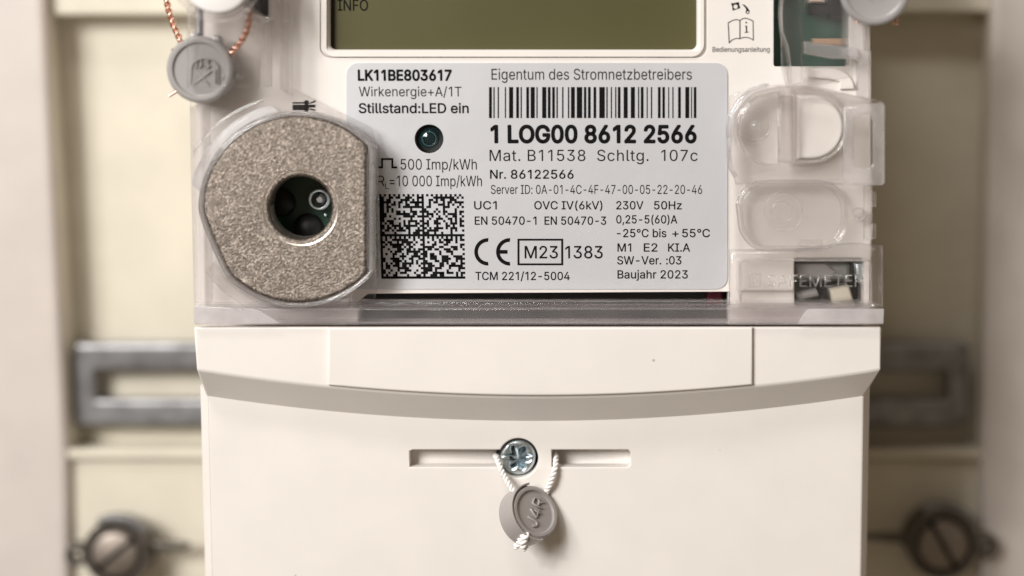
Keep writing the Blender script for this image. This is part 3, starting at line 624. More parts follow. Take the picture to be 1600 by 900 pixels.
def glyph_groups(polys):
    outs, holes = [], []
    for i, p in enumerate(polys):
        host = None
        for j, q in enumerate(polys):
            if i != j and all(inside(a, q) for a in p[::3]):
                host = j
        (holes if host is not None else outs).append((i, host))
    return [[polys[i]] + [polys[k] for k, h in holes if h == i] for i, _ in outs]

def layout(s, track=0):
    x, gs = 0, []
    for ch in s:
        adv, polys = FONT[ch]
        for g in glyph_groups(polys):
            gs.append([[(a + x, b) for a, b in p] for p in g])
        x += adv + track
    return gs

def flat_mesh(groups, y, off=None, thick=0.0):
    """groups of 2D polygons in mm (x, z) -> one mesh lying at depth y"""
    bm = bmesh.new()
    for i, g in enumerate(groups):
        me = curve_mesh(g, thick / 2, thick * 0.3 if thick else 0, 1, off)
        yy = y - thick / 2 - 0.0004 * (i % 2)
        me.transform(Matrix(((MM, 0, 0, 0), (0, 0, -MM, yy * MM), (0, MM, 0, 0), (0, 0, 0, 1))))
        bm.from_mesh(me)
        bpy.data.meshes.remove(me)
    me = bpy.data.meshes.new('print')
    bm.to_mesh(me); bm.free()
    return me

def text(s, x0, x1, base, cap, parent, y=None, bold=0.0, mat=None, name='lettering', thick=0.0, track=0, thin=True):
    y = YI if y is None else y
    gs = layout(s, track)
    xs = [a for g in gs for p in g for a, b in p]
    lo, hi = min(xs), max(xs)
    A, B, C = W(x0, base, y), W(x1, base, y), W(x0, base - cap, y)
    sx, sz = (B.x - A.x) / (hi - lo), (C.z - A.z) / 509.0
    g2 = [[[(A.x + (a - lo) * sx, A.z + b * sz) for a, b in p] for p in g] for g in gs]
    me = flat_mesh(g2, y, None, thick)
    if bold > 0:                                     # heavier weight: a band along every outline
        v, f = [], []
        for g in g2:
            for p in g:
                for i, a in enumerate(p):
                    c = p[(i + 1) % len(p)]
                    a2, c2 = Vector(a), Vector(c)
                    d = c2 - a2
                    if d.length < 1e-6: continue
                    d.normalize(); nn = Vector((-d.y, d.x)) * bold
                    e = d * bold * 0.4
                    b0 = len(v)
                    v += [Vector((w.x, y - 0.001 - 0.0005 * (i % 3), w.y)) for w in (a2 - e + nn, c2 + e + nn, c2 + e * 1.6, c2 + e - nn, a2 - e - nn, a2 - e * 1.6)]
                    f.append(tuple(range(b0, b0 + 6)))
        m2 = bpy.data.meshes.new('band')
        m2.from_pydata([tuple(p * MM) for p in v], [], f)
        bm = bmesh.new(); bm.from_mesh(me); bm.from_mesh(m2); bm.to_mesh(me); bm.free()
        bpy.data.meshes.remove(m2)
    return put(name, me, mat or INK, parent)

def shape(name, polys, parent, y=None, mat=None, thick=0.0):
    """polys: list of groups [outline, hole...] in photo pixels"""
    y = YI if y is None else y
    g2 = [[[(w.x, w.z) for w in (W(a, b, y) for a, b in p)] for p in g] for g in polys]
    return put(name, flat_mesh(g2, y, None, thick), mat or INK, parent)

def stroke(pts, w):
    """polyline -> closed outline of width w (pixels)"""
    pts = [p for i, p in enumerate(pts) if i == 0 or abs(p[0] - pts[i - 1][0]) + abs(p[1] - pts[i - 1][1]) > 0.05]
    L, Rr = [], []
    n = len(pts)
    for i, (x, y) in enumerate(pts):
        a = pts[max(i - 1, 0)]; c = pts[min(i + 1, n - 1)]
        d1 = Vector((x - a[0], y - a[1])) if i else Vector((c[0] - x, c[1] - y))
        d2 = Vector((c[0] - x, c[1] - y)) if i < n - 1 else d1
        d1.normalize(); d2.normalize()
        n1 = Vector((-d1.y, d1.x)); n2 = Vector((-d2.y, d2.x))
        m = n1 + n2
        m = m / max(m.length_squared, 0.4) * 2 if m.length > 1e-6 else n1
        L.append((x + m.x * w / 2, y + m.y * w / 2)); Rr.append((x - m.x * w / 2, y - m.y * w / 2))
    return L + Rr[::-1]

text('LK11BE803617', 560, 705, 125.5, 16, label, bold=0.075)
text('Wirkenergie+A/1T', 561, 721, 150.5, 15, label, bold=-0.01)
text('Stillstand:LED ein', 561, 732, 176.5, 15, label, bold=0.035)
text('500 Imp/kWh', 626, 745, 265, 16.5, label)
text('R', 590.5, 601, 291, 16.5, label)
text('L', 602, 607.5, 295, 8.5, label)
text('=10 000 Imp/kWh', 609, 753, 291, 16.5, label)
shape('pulse_mark', [[stroke([(590, 261.5), (597, 261.5), (597, 248.5), (613, 248.5), (613, 261.5), (620.5, 261.5)], 3)]], label)
text('Eigentum des Stromnetzbetreibers', 768, 1081, 124.5, 17, label)
text('1 LOG00 8612 2566', 768, 1087, 222.5, 26, label, bold=0.125)
text('Mat. B11538  Schltg.  107c', 765, 1090, 251.5, 17.5, label, track=22)
text('Nr. 86122566', 766, 896, 279, 13.5, label, bold=0.025)
text('Server ID: 0A-01-4C-4F-47-00-05-22-20-46', 767, 1097, 303, 14, label)
for s, a, c, by in (('UC1', 741, 776, 327), ('OVC IV(6kV)', 835, 941, 327), ('230V', 963, 1005, 327), ('50Hz', 1022, 1065, 327),
                    ('EN 50470-1', 742, 838, 351), ('EN 50470-3', 851, 947, 351), ('0,25-5(60)A', 963, 1058, 349),
                    ('-25°C bis', 964, 1041, 370.5), ('+', 1050.5, 1060, 370.5), ('55°C', 1066, 1109, 370.5),
                    ('M1', 965, 986, 393), ('E2', 1006, 1027, 393), ('KI.A', 1044, 1078, 393),
                    ('SW-Ver.', 964.5, 1033, 413), (':03', 1041, 1064.5, 413), ('Baujahr 2023', 965, 1074.5, 435),
                    ('TCM 221/12-5004', 743, 890, 437.5)):
    text(s, a, c, by, 12.6, label, bold=0.018)
text('M23', 820, 871.5, 403.5, 19, label, bold=0.02)
text('1383', 883.5, 941.5, 403.5, 19, label, bold=0.02)
shape('box_outline', [[[(808.5, 373), (880, 373), (880, 414.5), (808.5, 414.5)], [(811.7, 376), (876.8, 376), (876.8, 411.5), (811.7, 411.5)]]], label)
# conformity mark: two open rings, the second with a middle bar
cring = arc(762.5, 393.5, 21.5, 88, 272, 20) + arc(762.5, 393.5, 15.7, 270, 90, 20)
ering = arc(796.5, 393.5, 21.5, 88, 272, 20) + arc(796.5, 393.5, 15.7, 270, 191, 10) + [(793, 396.4), (793, 390.6)] + arc(796.5, 393.5, 15.7, 169, 90, 10)
shape('conformity_mark', [[cring], [ering]], label)
# bar code
bars = [(85, 127), (150, 168), (212, 231), (318, 335), (380, 440), (485, 525), (549, 568), (633, 673), (697, 758), (782, 800), (866, 928), (950, 990),
        (1014, 1053), (1076, 1097), (1160, 1180), (1245, 1265), (1290, 1347), (1375, 1455), (1480, 1516), (1540, 1580)]
bars = [(755 + a / 9.41, 755 + c / 9.41) for a, c in bars]
bars += [(920 + a / 8.89, 920 + c / 8.89) for a, c in ((65, 103), (145, 222), (243, 262), (305, 322), (365, 382), (403, 440), (483, 540), (583, 640), (683, 700),
        (722, 760), (803, 818), (862, 880), (960, 997), (1022, 1057), (1102, 1117), (1160, 1177), (1240, 1278), (1340, 1395), (1420, 1434), (1458, 1494))]
shape('bar_code', [[[(a, 136), (c, 136), (c, 184.5), (a, 184.5)]] for a, c in bars], label)
# square dot code: solid and dotted edge lines of its four fields, filled at random (carries no data)
rnd = random.Random(11)
N = 36
cells = [[False] * N for _ in range(N)]
for j in range(N):
    for i in range(N):
        u, v = i % 18, j % 18
        if u == 0 or v == 17: c = True
        elif v == 0: c = (i % 2 == 0)
        elif u == 17: c = (j % 2 == 1)
        else: c = rnd.random() < 0.53
        cells[j][i] = c
def dm(i, j):
    s, t = i / N, j / N
    l = 592.3 + 3.6 * t; r = 724.3 + 2.8 * t
    return (l + (r - l) * s, 303.2 + 132.3 * t)
vv, ff = [], []
for j in range(N):
    i = 0
    while i < N:
        if cells[j][i]:
            k = i
            while k < N and cells[j][k]: k += 1
            b0 = len(vv)
            vv += [W(*dm(i, j), YI), W(*dm(k, j), YI), W(*dm(k, j + 1), YI), W(*dm(i, j + 1), YI)]
            ff.append((b0, b0 + 1, b0 + 2, b0 + 3)); i = k
        else: i += 1
put('dot_code', mesh_from(vv, ff), INK, label)

# print on the housing and in the display
text('INFO', 528, 575, 16.5, 17, lcd, y=1.57, bold=0.02, mat=GREYINK)
text('Bedienungsanleitung', 1113.5, 1202.5, 81, 7.6, front, y=-0.03, bold=0.004)
def q(x, y): return (1020 + x / 6.427, y / 6.427)
book = [q(757, 230), q(800, 205), q(840, 196), q(875, 205), q(905, 186), q(940, 183), q(980, 198), q(1007, 212)]
low = [q(768, 430), q(795, 402), q(835, 385), q(873, 388), q(905, 378), q(945, 374), q(985, 387), q(1009, 403)]
shape('book_icon', [[stroke(book, 1.3)], [stroke(low, 1.3)], [stroke([q(757, 224), q(768, 434)], 1.5)], [stroke([q(1007, 205), q(1010, 407)], 1.3)],
      [stroke([q(875, 200), q(875, 390)], 1.6)],
      [stroke([q(940, 258), q(942, 325)], 2.0)], [stroke([q(924, 262), q(942, 262)], 1.1)], [stroke([q(922, 326), q(962, 324)], 1.2)], [circ(*q(938, 226), 1.4, 12)]], front, y=-0.03)
shape('tap_icon', [[[q(785, 30), q(812, 32), q(866, 20), q(868, 50), q(880, 80), q(850, 90), q(800, 108), q(798, 70)], circ(*q(831, 66), 3.4, 16)],
      [[q(893, 42), q(925, 50), q(952, 76), q(972, 110), q(970, 132), q(955, 141), q(938, 136), q(930, 118), q(940, 98), q(925, 72)],
       circ(*q(953, 122), 1.7, 10)]], front, y=-0.03)
shape('port_icon', [[rrect(457, 159.5, 483, 162, 0.8)], [rrect(457, 163.5, 483, 172.3, 1)], [circ(479, 160.5, 4.2, 16)], [circ(479, 170.5, 4.0, 16)],
      [[(484, 160.5), (493, 156.5), (493, 159.5), (484, 162.5)], ], [rrect(483, 163.5, 493, 168, 0.6)], [[(484, 169), (493, 171), (493, 173.5), (484, 171.5)]]], front, y=-0.03)

# metering light lens in the label
pc = W(670.5, 217, 0.1)
k0 = 0.0836
lens = lathe('metering_lens', [(22 * k0 * math.sin(R(a)) + 0.005, 1.5 - 22 * k0 * math.cos(R(a)) * 0.8) for a in range(0, 91, 9)] + [(22 * k0, 3.2)], pc, LEDP, meter, 48, ang=60)
ring_tube('lens_ring', circ(670.5, 217, 11, 32), -0.02, 0.05, flat('lens_teal', (0.05, 0.12, 0.13), 0.2, 0.6), lens)

# ---- contact plate of the optical port
def disc_outline(r, flatx):
    pts = []
    for i in range(120):
        a = 360 * i / 120
        x, y = 465 + r * math.cos(R(a)), 327 - r * 0.985 * math.sin(R(a))
        if a > 180 and a < 225: x += 7 * math.sin(R((a - 180) * 4)); y -= 4 * math.sin(R((a - 180) * 4))
        x = min(x, flatx)
        pts.append((x, y))
    return pts
plate('contact_plate', disc_outline(148.5, 573), [circ(469, 325, 49, 48)], -4.9, -1.2, 0.5, PLATE, meter, res=4)
p = W(469, 325, -4.9)
lathe('hole_rim', [(58 * k0, 0.05), (57.5 * k0, -0.06), (49.5 * k0, 0.24), (47.5 * k0, 0.9), (47.5 * k0, 3.4), (50 * k0, 3.4), (50 * k0, 0.5)], p, POLISHED, meter, 64, ring=True)
# light heads of the port
def led(name, cx, cy, r, mat, y=3.0):
    p = W(cx, cy, y)
    return lathe(name, [(0.01, -1.4), (r * .45 * k0, -1.3), (r * .8 * k0, -0.9), (r * k0, -0.2), (r * k0, 0.8)], p, mat, meter, 28, ang=60)
led('light_head', 440, 317, 22, DARK)
led('light_head', 482, 356, 23, DARK)
lg = led('receiver_lens', 498, 312, 13, LENS, 2.4)
plate('lens_collar', circ(498, 312, 17, 28), [circ(498, 312, 12, 28)], 1.3, 3.0, 0.25, ZINC, lg)
plate('chip', circ(499, 312, 4, 14), [], 1.6, 2.9, 0.1, WHITE, lg)
plate('solder_dot', circ(508, 336, 2.4, 12), [], 2.6, 3.1, 0.1, ZINC, meter)

# ---- clear seal cover
cover = plate('clear_cover', [(291, -190), (452, -190), (452, 136), (580, 200), (591, 240), (591, 440), (584, 474), (303, 474), (298, 300)],
      [disc_outline(151, 580)], -2.2, -1.3, 0.2, CLEAR, meter)
plate('cover_wall', [(295, 168), (317, 160), (322, 474), (302, 508), (300, 400)], [], -4.8, -0.4, 0.5, CLEARM, cover)
plate('cover_wall', [(406, -190), (420, -190), (420, 136), (406, 136)], [], -5.0, -2.3, 0.5, CLEARM, cover)
plate('cover_wall', [(436, -190), (452, -190), (452, 150), (436, 140)], [], -5.0, -2.3, 0.5, CLEAR, cover)
plate('cover_lid', [(291, -190), (405, -190), (405, 137), (291, 137)], [], -6.6, -5.6, 0.25, CLEAR, cover)
# cup round the contact plate
cup_o = disc_outline(154, 585); cup_i = disc_outline(150, 576)
plate('port_cup', cup_o, [cup_i], -4.9, -1.0, 0.3, CUP, cover, res=3)
ring_tube('cup_rim', disc_outline(152, 584), -4.9, 0.27, GLASS, cover)
ring_tube('cup_rim', disc_outline(150, 577), -4.75, 0.14, GLASS, cover)
def flare(name, inner, outer, yi, yo, yback, mat, parent):
    """sloping collar: wedge between a high inner line and a low outer line"""
    n = len(inner)
    v = []
    for (a, b_), (c_, d_) in zip(inner, outer):
        p1, p2 = W(a, b_, yi), W(c_, d_, yo)
        v += [p1, p2, Vector((p2.x, yback, p2.z)), Vector((p1.x, yback, p1.z))]
    f = []
    for i in range(n - 1):
        for k in range(4):
            f.append((i * 4 + k, i * 4 + (k + 1) % 4, (i + 1) * 4 + (k + 1) % 4, (i + 1) * 4 + k))
    f.append((0, 1, 2, 3)); f.append(tuple((n - 1) * 4 + k for k in (3, 2, 1, 0)))
    return put(name, mesh_from(v, f, 40), mat, parent)
flare('cup_flare', arc(465, 327, 155, 101, 170, 40), arc(462, 328, 168, 103, 166, 40), -4.6, -2.5, -2.25, HIGHLIGHT, cover)  # left wedge, whitened to carry the cup's crescent of reflected light
flare('cup_flare', arc(465, 327, 158, 212, 300, 40), arc(465, 329, 172, 214, 298, 40), -4.4, -3.0, -2.25, CLEARM, cover)
ring_tube('shoulder_rim', arc(458, 333, 182, 104, 150, 40), -2.3, 0.2, GLASS, cover, False)
ring_tube('port_rib', [(588, 246), (589, 300), (590, 380), (591, 430), (586, 448)], -3.4, 0.24, GLASS, cover, False)
ring_tube('port_rib', [(575, 242), (575, 330), (575, 418)], -4.85, 0.16, GLASS, cover, False)
ring_tube('port_rib', [(579, 248), (580, 300), (581, 400), (581, 420)], -4.0, 0.11, GLASS, cover, False)
# bottom band right across and its lip
plate('cover_band', [(302, 482), (1381, 482), (1380, 508), (304, 508)], [], -4.8, -0.4, 0.35, BAND, cover)
plate('band_end', [(303, 478), (400, 483), (440, 506), (304.5, 506)], [], -5.1, -4.82, 0.1, HAZY, cover)
plate('band_end', [(1262, 483), (1381.5, 483), (1380.5, 506), (1246, 506)], [], -5.1, -4.82, 0.1, HAZY, cover)
plate('cover_lip', [(560, 471), (1140, 471), (1152, 481.5), (548, 481.5)], [], -3.4, -0.6, 0.5, CLEARM, cover)

# right half of the cover
Y0 = -2.2
rp = plate('cover_panel', [(1140, 150), (1165, 138), (1225, 131), (1262, 131), (1300, 140), (1362, 156), (1362, 505), (1140, 505)],
      [[(1246, 147)] + arc(1268, 199, 52, 90, -90, 24, 52) + [(1246, 251)],
       circ(1344, 335, 8, 20), rrect(1160, 409, 1361, 476, 4)], Y0, -1.3, 0.2, CLEARM, cover)
plate('button_frame', [(1150, 175), (1175, 146), (1215, 134), (1262, 134), (1300, 142), (1380, 158), (1383, 162), (1383, 290), (1150, 290), (1138, 240)],
      [[(1156, 200)] + arc(1208, 203, 52, 172, 90, 12, 55) + [(1217, 147), (1217, 257)] + arc(1208, 203, 52, 270, 190, 12, 54),
       [(1246, 147)] + arc(1268, 199, 52, 90, -90, 24, 52) + [(1246, 251)]], -4.4, Y0 - 0.05, 0.85, CLEAR, cover, res=4)
flare('button_flare', arc(1210, 203, 66, 100, 190, 20, 66), arc(1210, 203, 76, 100, 190, 20, 74), -4.3, -2.6, -2.25, HAZY, cover)  # hazier plastic brightens this slope in place of a highlight
ring_tube('button_rim', arc(1208, 203, 70, 95, 190, 20, 69) + [(1139, 240), (1141, 262), (1150, 276)], -4.0, 0.28, GLASS, cover, False)
ring_tube('button_rim', [(1217, 147)] + arc(1206, 203, 52, 90, 270, 24, 55) + [(1217, 257)], -4.4, 0.16, GLASS, cover)
ring_tube('button_rim', [(1246, 146)] + arc(1268, 199, 53, 90, -90, 24, 53) + [(1246, 252)], -4.4, 0.16, GLASS, cover, False)
plate('button_divider', rrect(1219, 150, 1241, 256, 3), [], -4.6, Y0, 0.5, CLEARM, cover)
p = W(1180, 197, Y0)
ring_tube('button_ring', circ(1180, 196, 24, 40), Y0 - 0.05, 0.1, GLASS, cover)
lathe('button_dimple', [(0.01, -0.5), (5 * k0, -0.42), (9 * k0, -0.1), (9 * k0, 0.0)], p, RING, cover, 30, ang=60)
plate('push_button', [(1246.5, 149.5)] + arc(1268, 199, 50, 90, -90, 24, 49.5) + [(1246.5, 248.5)], [], -2.6, 1.0, 0.45, CREAM, meter, res=3)
# flange at the edge and the lower oval
plate('flange', [(1318, 168), (1378, 160), (1383, 165), (1383, 286), (1379, 290), (1318, 290)], [rrect(1334, 178, 1364, 264, 12)], -5.2, -4.45, 0.3, FROST, cover)
plate('flange', [(1350, 291), (1364, 291), (1364, 376), (1350, 376)], [], -3.2, Y0 - 0.05, 0.3, CLEARM, cover)
for yy in (300, 350):
    plate('notch', [(1360, yy), (1370, yy), (1370, yy + 24), (1360, yy + 24)], [], -1.2, 2.0, 0.3, FROST, cover)
oval = [(1152, 318)] + arc(1192, 326, 40, 168, 90, 10, 42) + arc(1280, 330, 42, 90, 0, 10, 46) + arc(1270, 344, 52, -2, -90, 12, 47) + arc(1196, 338, 42, 270, 200, 10, 52)
plate('oval_dish', oval, [], -1.25, -0.4, 0.1, CLEAR, cover)
ring_tube('oval_rim', oval, Y0 - 0.1, 0.22, GLASS, cover)
inn = [(1237 + (x - 1237) * 0.92, 338 + (y - 338) * 0.90) for x, y in oval]
ring_tube('oval_rim', inn, Y0 + 0.3, 0.08, GLASS, cover)
ring_tube('oval_ring', circ(1224, 330, 30, 40), -1.3, 0.06, RING, cover)
ring_tube('oval_ring', circ(1222, 331, 17, 32), -1.3, 0.08, GLASS, cover)
plate('oval_clip', rrect(1247, 375, 1286, 386, 2), [rrect(1251, 380, 1270, 384, 1)], Y0 - 0.5, Y0, 0.1, CLEARM, cover)
plate('hole_rim', circ(1344, 335, 9.5, 24), [circ(1344, 335, 7, 24)], -2.6, -1.0, 0.15, FROST, cover)
# name window low on the right
plate('name_window', [(1140, 392), (1240, 392), (1330, 381), (1381, 385), (1381, 481), (1140, 481)], [rrect(1159, 409, 1361, 476, 4)], -4.8, Y0 - 0.06, 0.7, CLEARM, cover)
win = plate('window_pane', rrect(1157, 407, 1363, 478, 3), [], -3.2, -2.6, 0.1, CLEAR, cover)
text('SAFEMETER', 1199, 1349, 448, 19, win, y=-3.2, mat=EMBOSS, thick=0.25)
shape('emblem', [[rrect(1170, 427, 1190, 450, 2), rrect(1173, 430, 1187, 447, 1)], [[(1176, 432), (1180, 432), (1184, 438), (1180, 444), (1176, 444), (1180, 438)]]], win, y=-3.2, mat=EMBOSS, thick=0.25)
plate('name_block', rrect(1150, 404, 1241, 455, 4), [], -2.0 + 1.4, -0.02, 0.2, CREAM, meter)
plate('window_backing', rrect(1238, 398, 1354, 482, 3), [], 5.4, 6.0, 0.1, DARK, meter)
plate('wire_clip', [(1244, 414), (1290, 412), (1306, 424), (1296, 440), (1262, 432), (1244, 438)], [], 1.6, 3.2, 0.3, LEAD, meter)
plate('wire_clip', [(1296, 452), (1326, 446), (1332, 468), (1300, 472)], [], 2.2, 3.4, 0.3, CREAM2, meter)
plate('wire_clip', [(1336, 412), (1349, 411), (1349, 440), (1338, 436)], [], 1.2, 3.0, 0.3, ZINC, meter)
plate('wire_clip', [(1244, 458), (1276, 452), (1280, 462), (1246, 470)], [], 1.4, 3.0, 0.3, LEAD, meter)
plate('window_sheet', [(1256, -190), (1327, -190), (1327, 120), (1258, 130)], [], -0.9, -0.5, 0.1, CLEARM, cover)
# rails over the board window
plate('cover_rail', [(1218, -190), (1256, -190), (1258, 130), (1232, 140), (1222, 100)], [], -4.0, -0.3, 0.7, CLEARM, cover, res=3)
ring_tube('rail_rim', [(1222, -10), (1219, 20), (1221, 50), (1229, 72), (1233, 100), (1234, 130)], -3.6, 0.22, GLASS, cover, False)
plate('cover_rail', [(1326, -190), (1353, -190), (1353, 77), (1362, 80), (1362, 156), (1342, 150), (1342, 96), (1326, 88)], [], -3.0, 4, 0.5, FROST, cover)
plate('cover_shelf', [(1257, 64), (1343, 76), (1343, 92), (1300, 92), (1257, 84)], [], -4.0, -0.2, 0.5, FROST, cover)
plate('window_edge', arc(1300, 140, 36, 0, 90, 8, 34) + [(1258, 106), (1262, 122), (1295, 124), (1312, 128), (1313, 140)], [], -0.6, 2.9, 0.3, CREAM, meter)

# sealing knob top left
p = W(337, -36, -8.6)
knob = lathe('seal_knob', [(66 * k0 * .97, -0.2), (66 * k0, 0.2), (66 * k0, 1.6), (60 * k0, 1.9), (56 * k0, 1.0), (56 * k0, 0.0), (61 * k0, -0.3)], p, CLEARM, meter, 64, ring=True)
lathe('knob_face', [(0.01, 0), (48 * k0, 0), (51 * k0, 0.15), (53 * k0, 0.6), (53 * k0, 1.6)], p, WHITE, knob, 64)
lathe('knob_foot', [(45 * k0, 1.7), (45 * k0, 3.0)], p, CLEARM, knob, 48)
plate('knob_lug', [(372, -40), (418, -40)] + arc(410, 12, 24, 30, -100, 12) + [(380, 22)], [[(386, -30), (420, -30), (420, 24), (414, 27), (388, 8)]], -8.2, -6.7, 0.35, CLEAR, knob)
plate('knob_gap_shade', [(384, -60), (420, -60), (420, 28), (398, 22), (384, 10)], [], -5.4, -5.1, 0.1, BLACKP, meter)  # black plate standing in for the shadowed gap beside the knob
tube('guide_pin', [W(311.5, -20, -3.2), W(311.5, 66, -3.2)], 0.52, STEEL, meter)

# ---- terminal cover below
def yb(x): return 621 - 43 * ((x - 842) / 535.0) ** 2
def yl(x): return 663 - 39 * ((x - 836) / 511.0) ** 2
n = 48
arcl = [(325 + 1024 * i / n, yl(325 + 1024 * i / n) - 8) for i in range(n + 1)]
hole = circ(810, 716, 31, 48)
face = plate('terminal_cover', arcl + [(1343, 1010), (334, 1010)],
      [[(640, 705), (645, 703), (781, 703)] + arc(810, 716, 31, 155, -152, 44) + [(781, 730), (640, 730)], [(862, 703), (981, 703), (985, 707), (985, 726), (981, 730), (862, 730)]],
      0.0, 2.2, 0.18, CREAM, meter)
face['label'] = 'cream lower terminal cover with two slots'
# ridge: front band, downward slope and the returns at either side
rows = []
for i in range(n + 1):
    t = i / n
    xt, xb, xl = 303 + 1074 * t, 307 + 1070 * t, 325 + 1022 * t
    rows.append([W(xt + (4 if t < .5 else -2), 509.5, 9), W(xt, 510.5, -4.0), W(xb, yb(xb), -4.0), W(xl, yl(xl), 0.6), W(xl, yl(xl) - 6, 9)])
v = [p for r_ in rows for p in r_]
f = []
for i in range(n):
    for j in range(4):
        f.append((i * 5 + j, i * 5 + j + 1, (i + 1) * 5 + j + 1, (i + 1) * 5 + j))
f.append((0, 1, 2, 3, 4)); f.append(tuple(n * 5 + j for j in (4, 3, 2, 1, 0)))
f2 = [(i * 5, (i + 1) * 5, (i + 1) * 5 + 4, i * 5 + 4) for i in range(n)]
ridge = put('cover_ridge', mesh_from(v, f + f2, 25), CREAM, face)
bv = ridge.modifiers.new('bevel', 'BEVEL'); bv.width = 0.00028; bv.segments = 3; bv.limit_method = 'ANGLE'; bv.angle_limit = R(25)
raised = [(512, 511.5), (1176, 511.5)] + [(1176 - 664 * i / 30, yb(1176 - 664 * i / 30) - 2.5) for i in range(31)]
plate('raised_panel', raised, [], -4.65, -3.9, 0.3, CREAM, face, res=3)
# side returns of the cover below the ridge
for sgn, xa, xb_, xc in ((-1, 325, 334, 313), (1, 1349, 1343, 1359)):
    a0, a1 = W(xa, yl(xa) - 10, 0.05), W(xb_, 1010, 0.05)
    b0, b1 = W(xc, yl(xa) - 22, 1.4), W(xb_ + (xc - xa) * 0.85, 1010, 1.4)
    c0, c1 = Vector((b0.x - sgn * 0.4, 51, b0.z)), Vector((b1.x - sgn * 0.4, 51, b1.z))
    d0, d1 = Vector((a0.x - sgn * 1.0, 2, a0.z)), Vector((a1.x - sgn * 1.0, 2, a1.z))
    put('cover_side', mesh_from([a0, a1, b0, b1, c0, c1, d0, d1], [(0, 1, 3, 2), (2, 3, 5, 4), (0, 6, 7, 1), (6, 4, 5, 7), (0, 2, 4, 6), (1, 7, 5, 3)], 40), CREAM, face)
# ramped floors of the slots
def ramp_floor(x0, x1, ya, ybk):
    A = [W(x0, 700, 2.0), W(x1, 700, 2.0), W(x1, 733, 2.0), W(x0, 733, 2.0)]
    v = [Vector((A[0].x, ya, A[0].z)), Vector((A[1].x, ybk, A[1].z)), Vector((A[2].x, ybk * .75, A[2].z)), Vector((A[3].x, ya * .75, A[3].z))]
    v += [Vector((p.x, 6, p.z)) for p in v]
    put('slot_floor', mesh_from(v, [(0, 1, 2, 3), (0, 4, 5, 1), (1, 5, 6, 2), (2, 6, 7, 3), (3, 7, 4, 0), (7, 6, 5, 4)]), CREAM, face)
ramp_floor(636, 782, 2.4, 3.6)
ramp_floor(858, 990, 4.4, 2.4)
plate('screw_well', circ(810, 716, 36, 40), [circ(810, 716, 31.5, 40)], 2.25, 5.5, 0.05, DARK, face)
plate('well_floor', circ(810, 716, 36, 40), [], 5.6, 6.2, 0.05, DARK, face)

# cover screw: round head with a combined star recess
star = []
for i in range(48):
    a = 360 * i / 48
    rr = 15.5 + 4.2 * math.cos(R(a * 6 + 20))
    star.append((809 + rr * math.cos(R(a)), 715 - rr * math.sin(R(a))))
screw = plate('cover_screw', circ(809, 715, 27.5, 48), [star], 0.7, 3.4, 0.45, ZINC, meter, res=4)
p = W(809, 715, 2.4)
v, f = [], []
for i in range(24):                                  # faceted recess floor
    a = 2 * math.pi * i / 24
    rr = 20 * k0
    v.append(p + Vector((rr * math.cos(a), (0.5 if i % 4 < 2 else -0.5), rr * math.sin(a))))
v.append(p + Vector((0.15, -0.9, 0.1)))
for i in range(24): f.append((i, (i + 1) % 24, 24))
put('recess', mesh_from(v, f, 5), ZINC, screw)
plate('slot_blade', [(783, 712.5), (796, 712), (796, 718), (783, 718.5)], [], 0.55, 1.4, 0.15, ZINC, screw)
plate('slot_blade', [(822, 713), (835, 713), (835, 717), (822, 718)], [], 0.55, 1.4, 0.15, ZINC, screw)

# ------------------------------------------------------------------ seals
def build_seal(name, label, cat, group, px, py, y, r, thick, rot, mat, mark, mark_ang, mark_scale, shift=(0, 0)):
    c = W(px, py, y)
    t = thing(name, label, cat, (c.x, c.y, c.z - r), group)
    body = lathe('seal_body', [(0.01, -thick / 2 + 0.35), (r * 0.76, -thick / 2 + 0.35), (r * 0.79, -thick / 2 + 0.28), (r * 0.81, -thick / 2 + 0.02), (r * 0.90, -thick / 2), (r * 0.97, -thick / 2 + 0.18),
              (r, -thick / 2 + 0.55), (r * 1.0, thick / 2 - 0.4), (r * 0.93, thick / 2), (0.01, thick / 2)], c, mat, t, 56, rot, 28)
    gs = layout(mark)
    xs = [a for g in gs for p_ in g for a, b_ in p_]; mx = (min(xs) + max(xs)) / 2
    sc = mark_scale / 509.0
    ca, sa = math.cos(R(mark_ang)), math.sin(R(mark_ang))
    g2 = [[[(((a - mx) * sc) * ca - ((b_ - 254) * sc) * sa, ((a - mx) * sc) * sa + ((b_ - 254) * sc) * ca) for a, b_ in p_] for p_ in g] for g in gs]
    g2 = [[[(a + shift[0], b_ + shift[1]) for a, b_ in p_] for p_ in g] for g in g2]
    me = flat_mesh(g2, 0, None, 0.4)
    me.transform(Matrix.Translation(Vector((0, (-thick / 2 + 0.42) * MM, 0))))
    me.transform(rot.to_4x4()); me.transform(Matrix.Translation(c * MM))
    put('embossed_mark', me, mat, body)
    return t, body, c

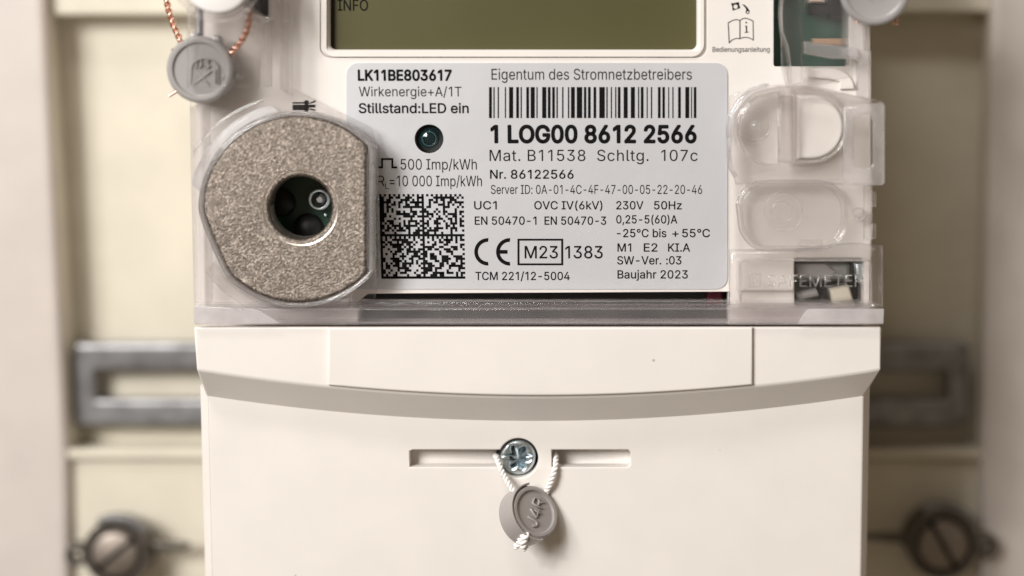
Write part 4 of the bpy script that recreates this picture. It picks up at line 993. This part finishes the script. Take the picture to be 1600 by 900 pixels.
# grey seal left, on copper wire
rot = Matrix.Rotation(R(2), 3, 'Z') @ Matrix.Rotation(R(-2), 3, 'X')
sl, slb, c = build_seal('wire_seal', 'round grey seal stamped 03 X on twisted copper wire, left of the meter', 'seal', 'round wire seals', 316, 109, -3.4, 50 * k0, 3.6, rot, LEAD, '03', -4, 1.1, (0.45, 0.75))
fr = shape('embossed_frame', [[stroke([(299, 132), (300, 108)] + arc(321, 108, 21, 180, 0, 16, 17) + [(343, 132)], 2.0)], [stroke([(308, 93), (307, 107)], 2.4)],
      [stroke([(303, 132), (331, 111)], 2.6)], [stroke([(309, 112), (327, 132)], 2.6)], [stroke([(337, 108), (338, 131)], 2.0)], [stroke([(349, 131), (352, 118), (347, 122)], 2.2)]], slb, y=-4.78, mat=LEAD, thick=0.3)
twisted('copper_wire', [(258, -40, -2.5), (260, 0, -2.5), (268, 30, -2.6), (282, 64, -3), (298, 88, -3.2)], 0.22, 1.7, COPPER, sl, 0.2)
twisted('copper_wire', [(392, 6, -4.6), (388, 40, -4.4), (376, 66, -4.2), (362, 82, -4), (344, 98, -3.6)], 0.22, 1.7, COPPER, sl, 0.2)
tube('wire_end', [W(264, 150, -3.4), W(272, 145, -3.4), W(290, 134, -3.2)], 0.22, COPPER, sl)
tube('wire_end', [W(270, 78, -3.6), W(276, 79, -4.4), W(279, 84, -3.6)], 0.2, COPPER, sl)
# collar scallops on the rim
for a in (62, 100, 350):
    pc = c + rot @ Vector((math.cos(R(a)) * 50 * k0, 0, math.sin(R(a)) * 50 * k0))
    m = lathe('rim_lug', [(0.01, -0.9), (0.5, -0.8), (0.62, -0.4), (0.62, 1.0)], pc, LEAD, sl, 12, rot, 50)

# grey seal at the top right corner
rot = Matrix.Rotation(R(-5), 3, 'Z') @ Matrix.Rotation(R(8), 3, 'X')
sr, srb, c = build_seal('wire_seal', 'smooth round grey seal cut by the top edge at the right', 'seal', 'round wire seals', 1366, -18, -4.6, 53 * k0, 4.0, rot, LEAD, '03', 10, 1.4)
tube('wire_end', [W(1338, 6, -2.4), W(1338, 28, -2.6), W(1339, 37, -2.7)], 0.3, COPPER, sr)
twisted('copper_wire', [(1402, 10, -2.6), (1400, 24, -2.7), (1399, 38, -2.8)], 0.18, 1.2, COPPER, sr)

# taupe seal hanging from the cover screw on white cord
rot = Matrix.Rotation(R(-38), 3, 'Y') @ Matrix.Rotation(R(50), 3, 'Z')
ss, ssb, c = build_seal('wire_seal', 'taupe seal hanging on white twisted cord below the cover screw', 'seal', 'round wire seals', 828, 804, -2.5, 44 * k0, 2.8, rot, TAUPE, 'J4R', 22, 1.7)
v, f = [], []
nn = 40
r0, r1, h0, h1 = 44 * k0 * 1.005, 44 * k0 * 1.06, -1.6, 1.5
for i in range(nn + 1):
    a = R(58 + 178 * i / nn)
    for rr, hh in ((r0, h0 + 0.1), (r1, h0), (r1, h1), (r0, h1)):
        v.append(rot @ Vector((rr * math.cos(a), hh, rr * math.sin(a))) + c)
for i in range(nn):
    for k in range(4):
        f.append((i * 4 + k, i * 4 + (k + 1) % 4, (i + 1) * 4 + (k + 1) % 4, (i + 1) * 4 + k))
f.append((0, 1, 2, 3)); f.append(tuple(nn * 4 + k for k in (3, 2, 1, 0)))
put('seal_sleeve', mesh_from(v, f, 35), TAUPE, ss)
twisted('cord', [(774, 712, 2.6), (777, 716, 0.6), (781, 729, -0.6), (790, 748, -1.4), (802, 768, -2.2), (812, 786, -2.6)], 0.21, 1.15, THREAD, ss, 0.1)
twisted('cord', [(866, 708, 2.8), (869, 717, 0.4), (867, 733, -0.7), (861, 752, -0.9), (853, 770, -0.4), (842, 788, 0.2)], 0.21, 1.2, THREAD, ss, 0.1)
twisted('cord', [(812, 826, -4.6), (822, 836, -6.0), (817, 846, -6.0), (821, 858, -5.0)], 0.25, 1.4, THREAD, ss, 0.35)
twisted('cord', [(826, 834, -5.8), (815, 842, -5.8), (806, 855, -4.8)], 0.23, 1.2, THREAD, ss, 0.35)
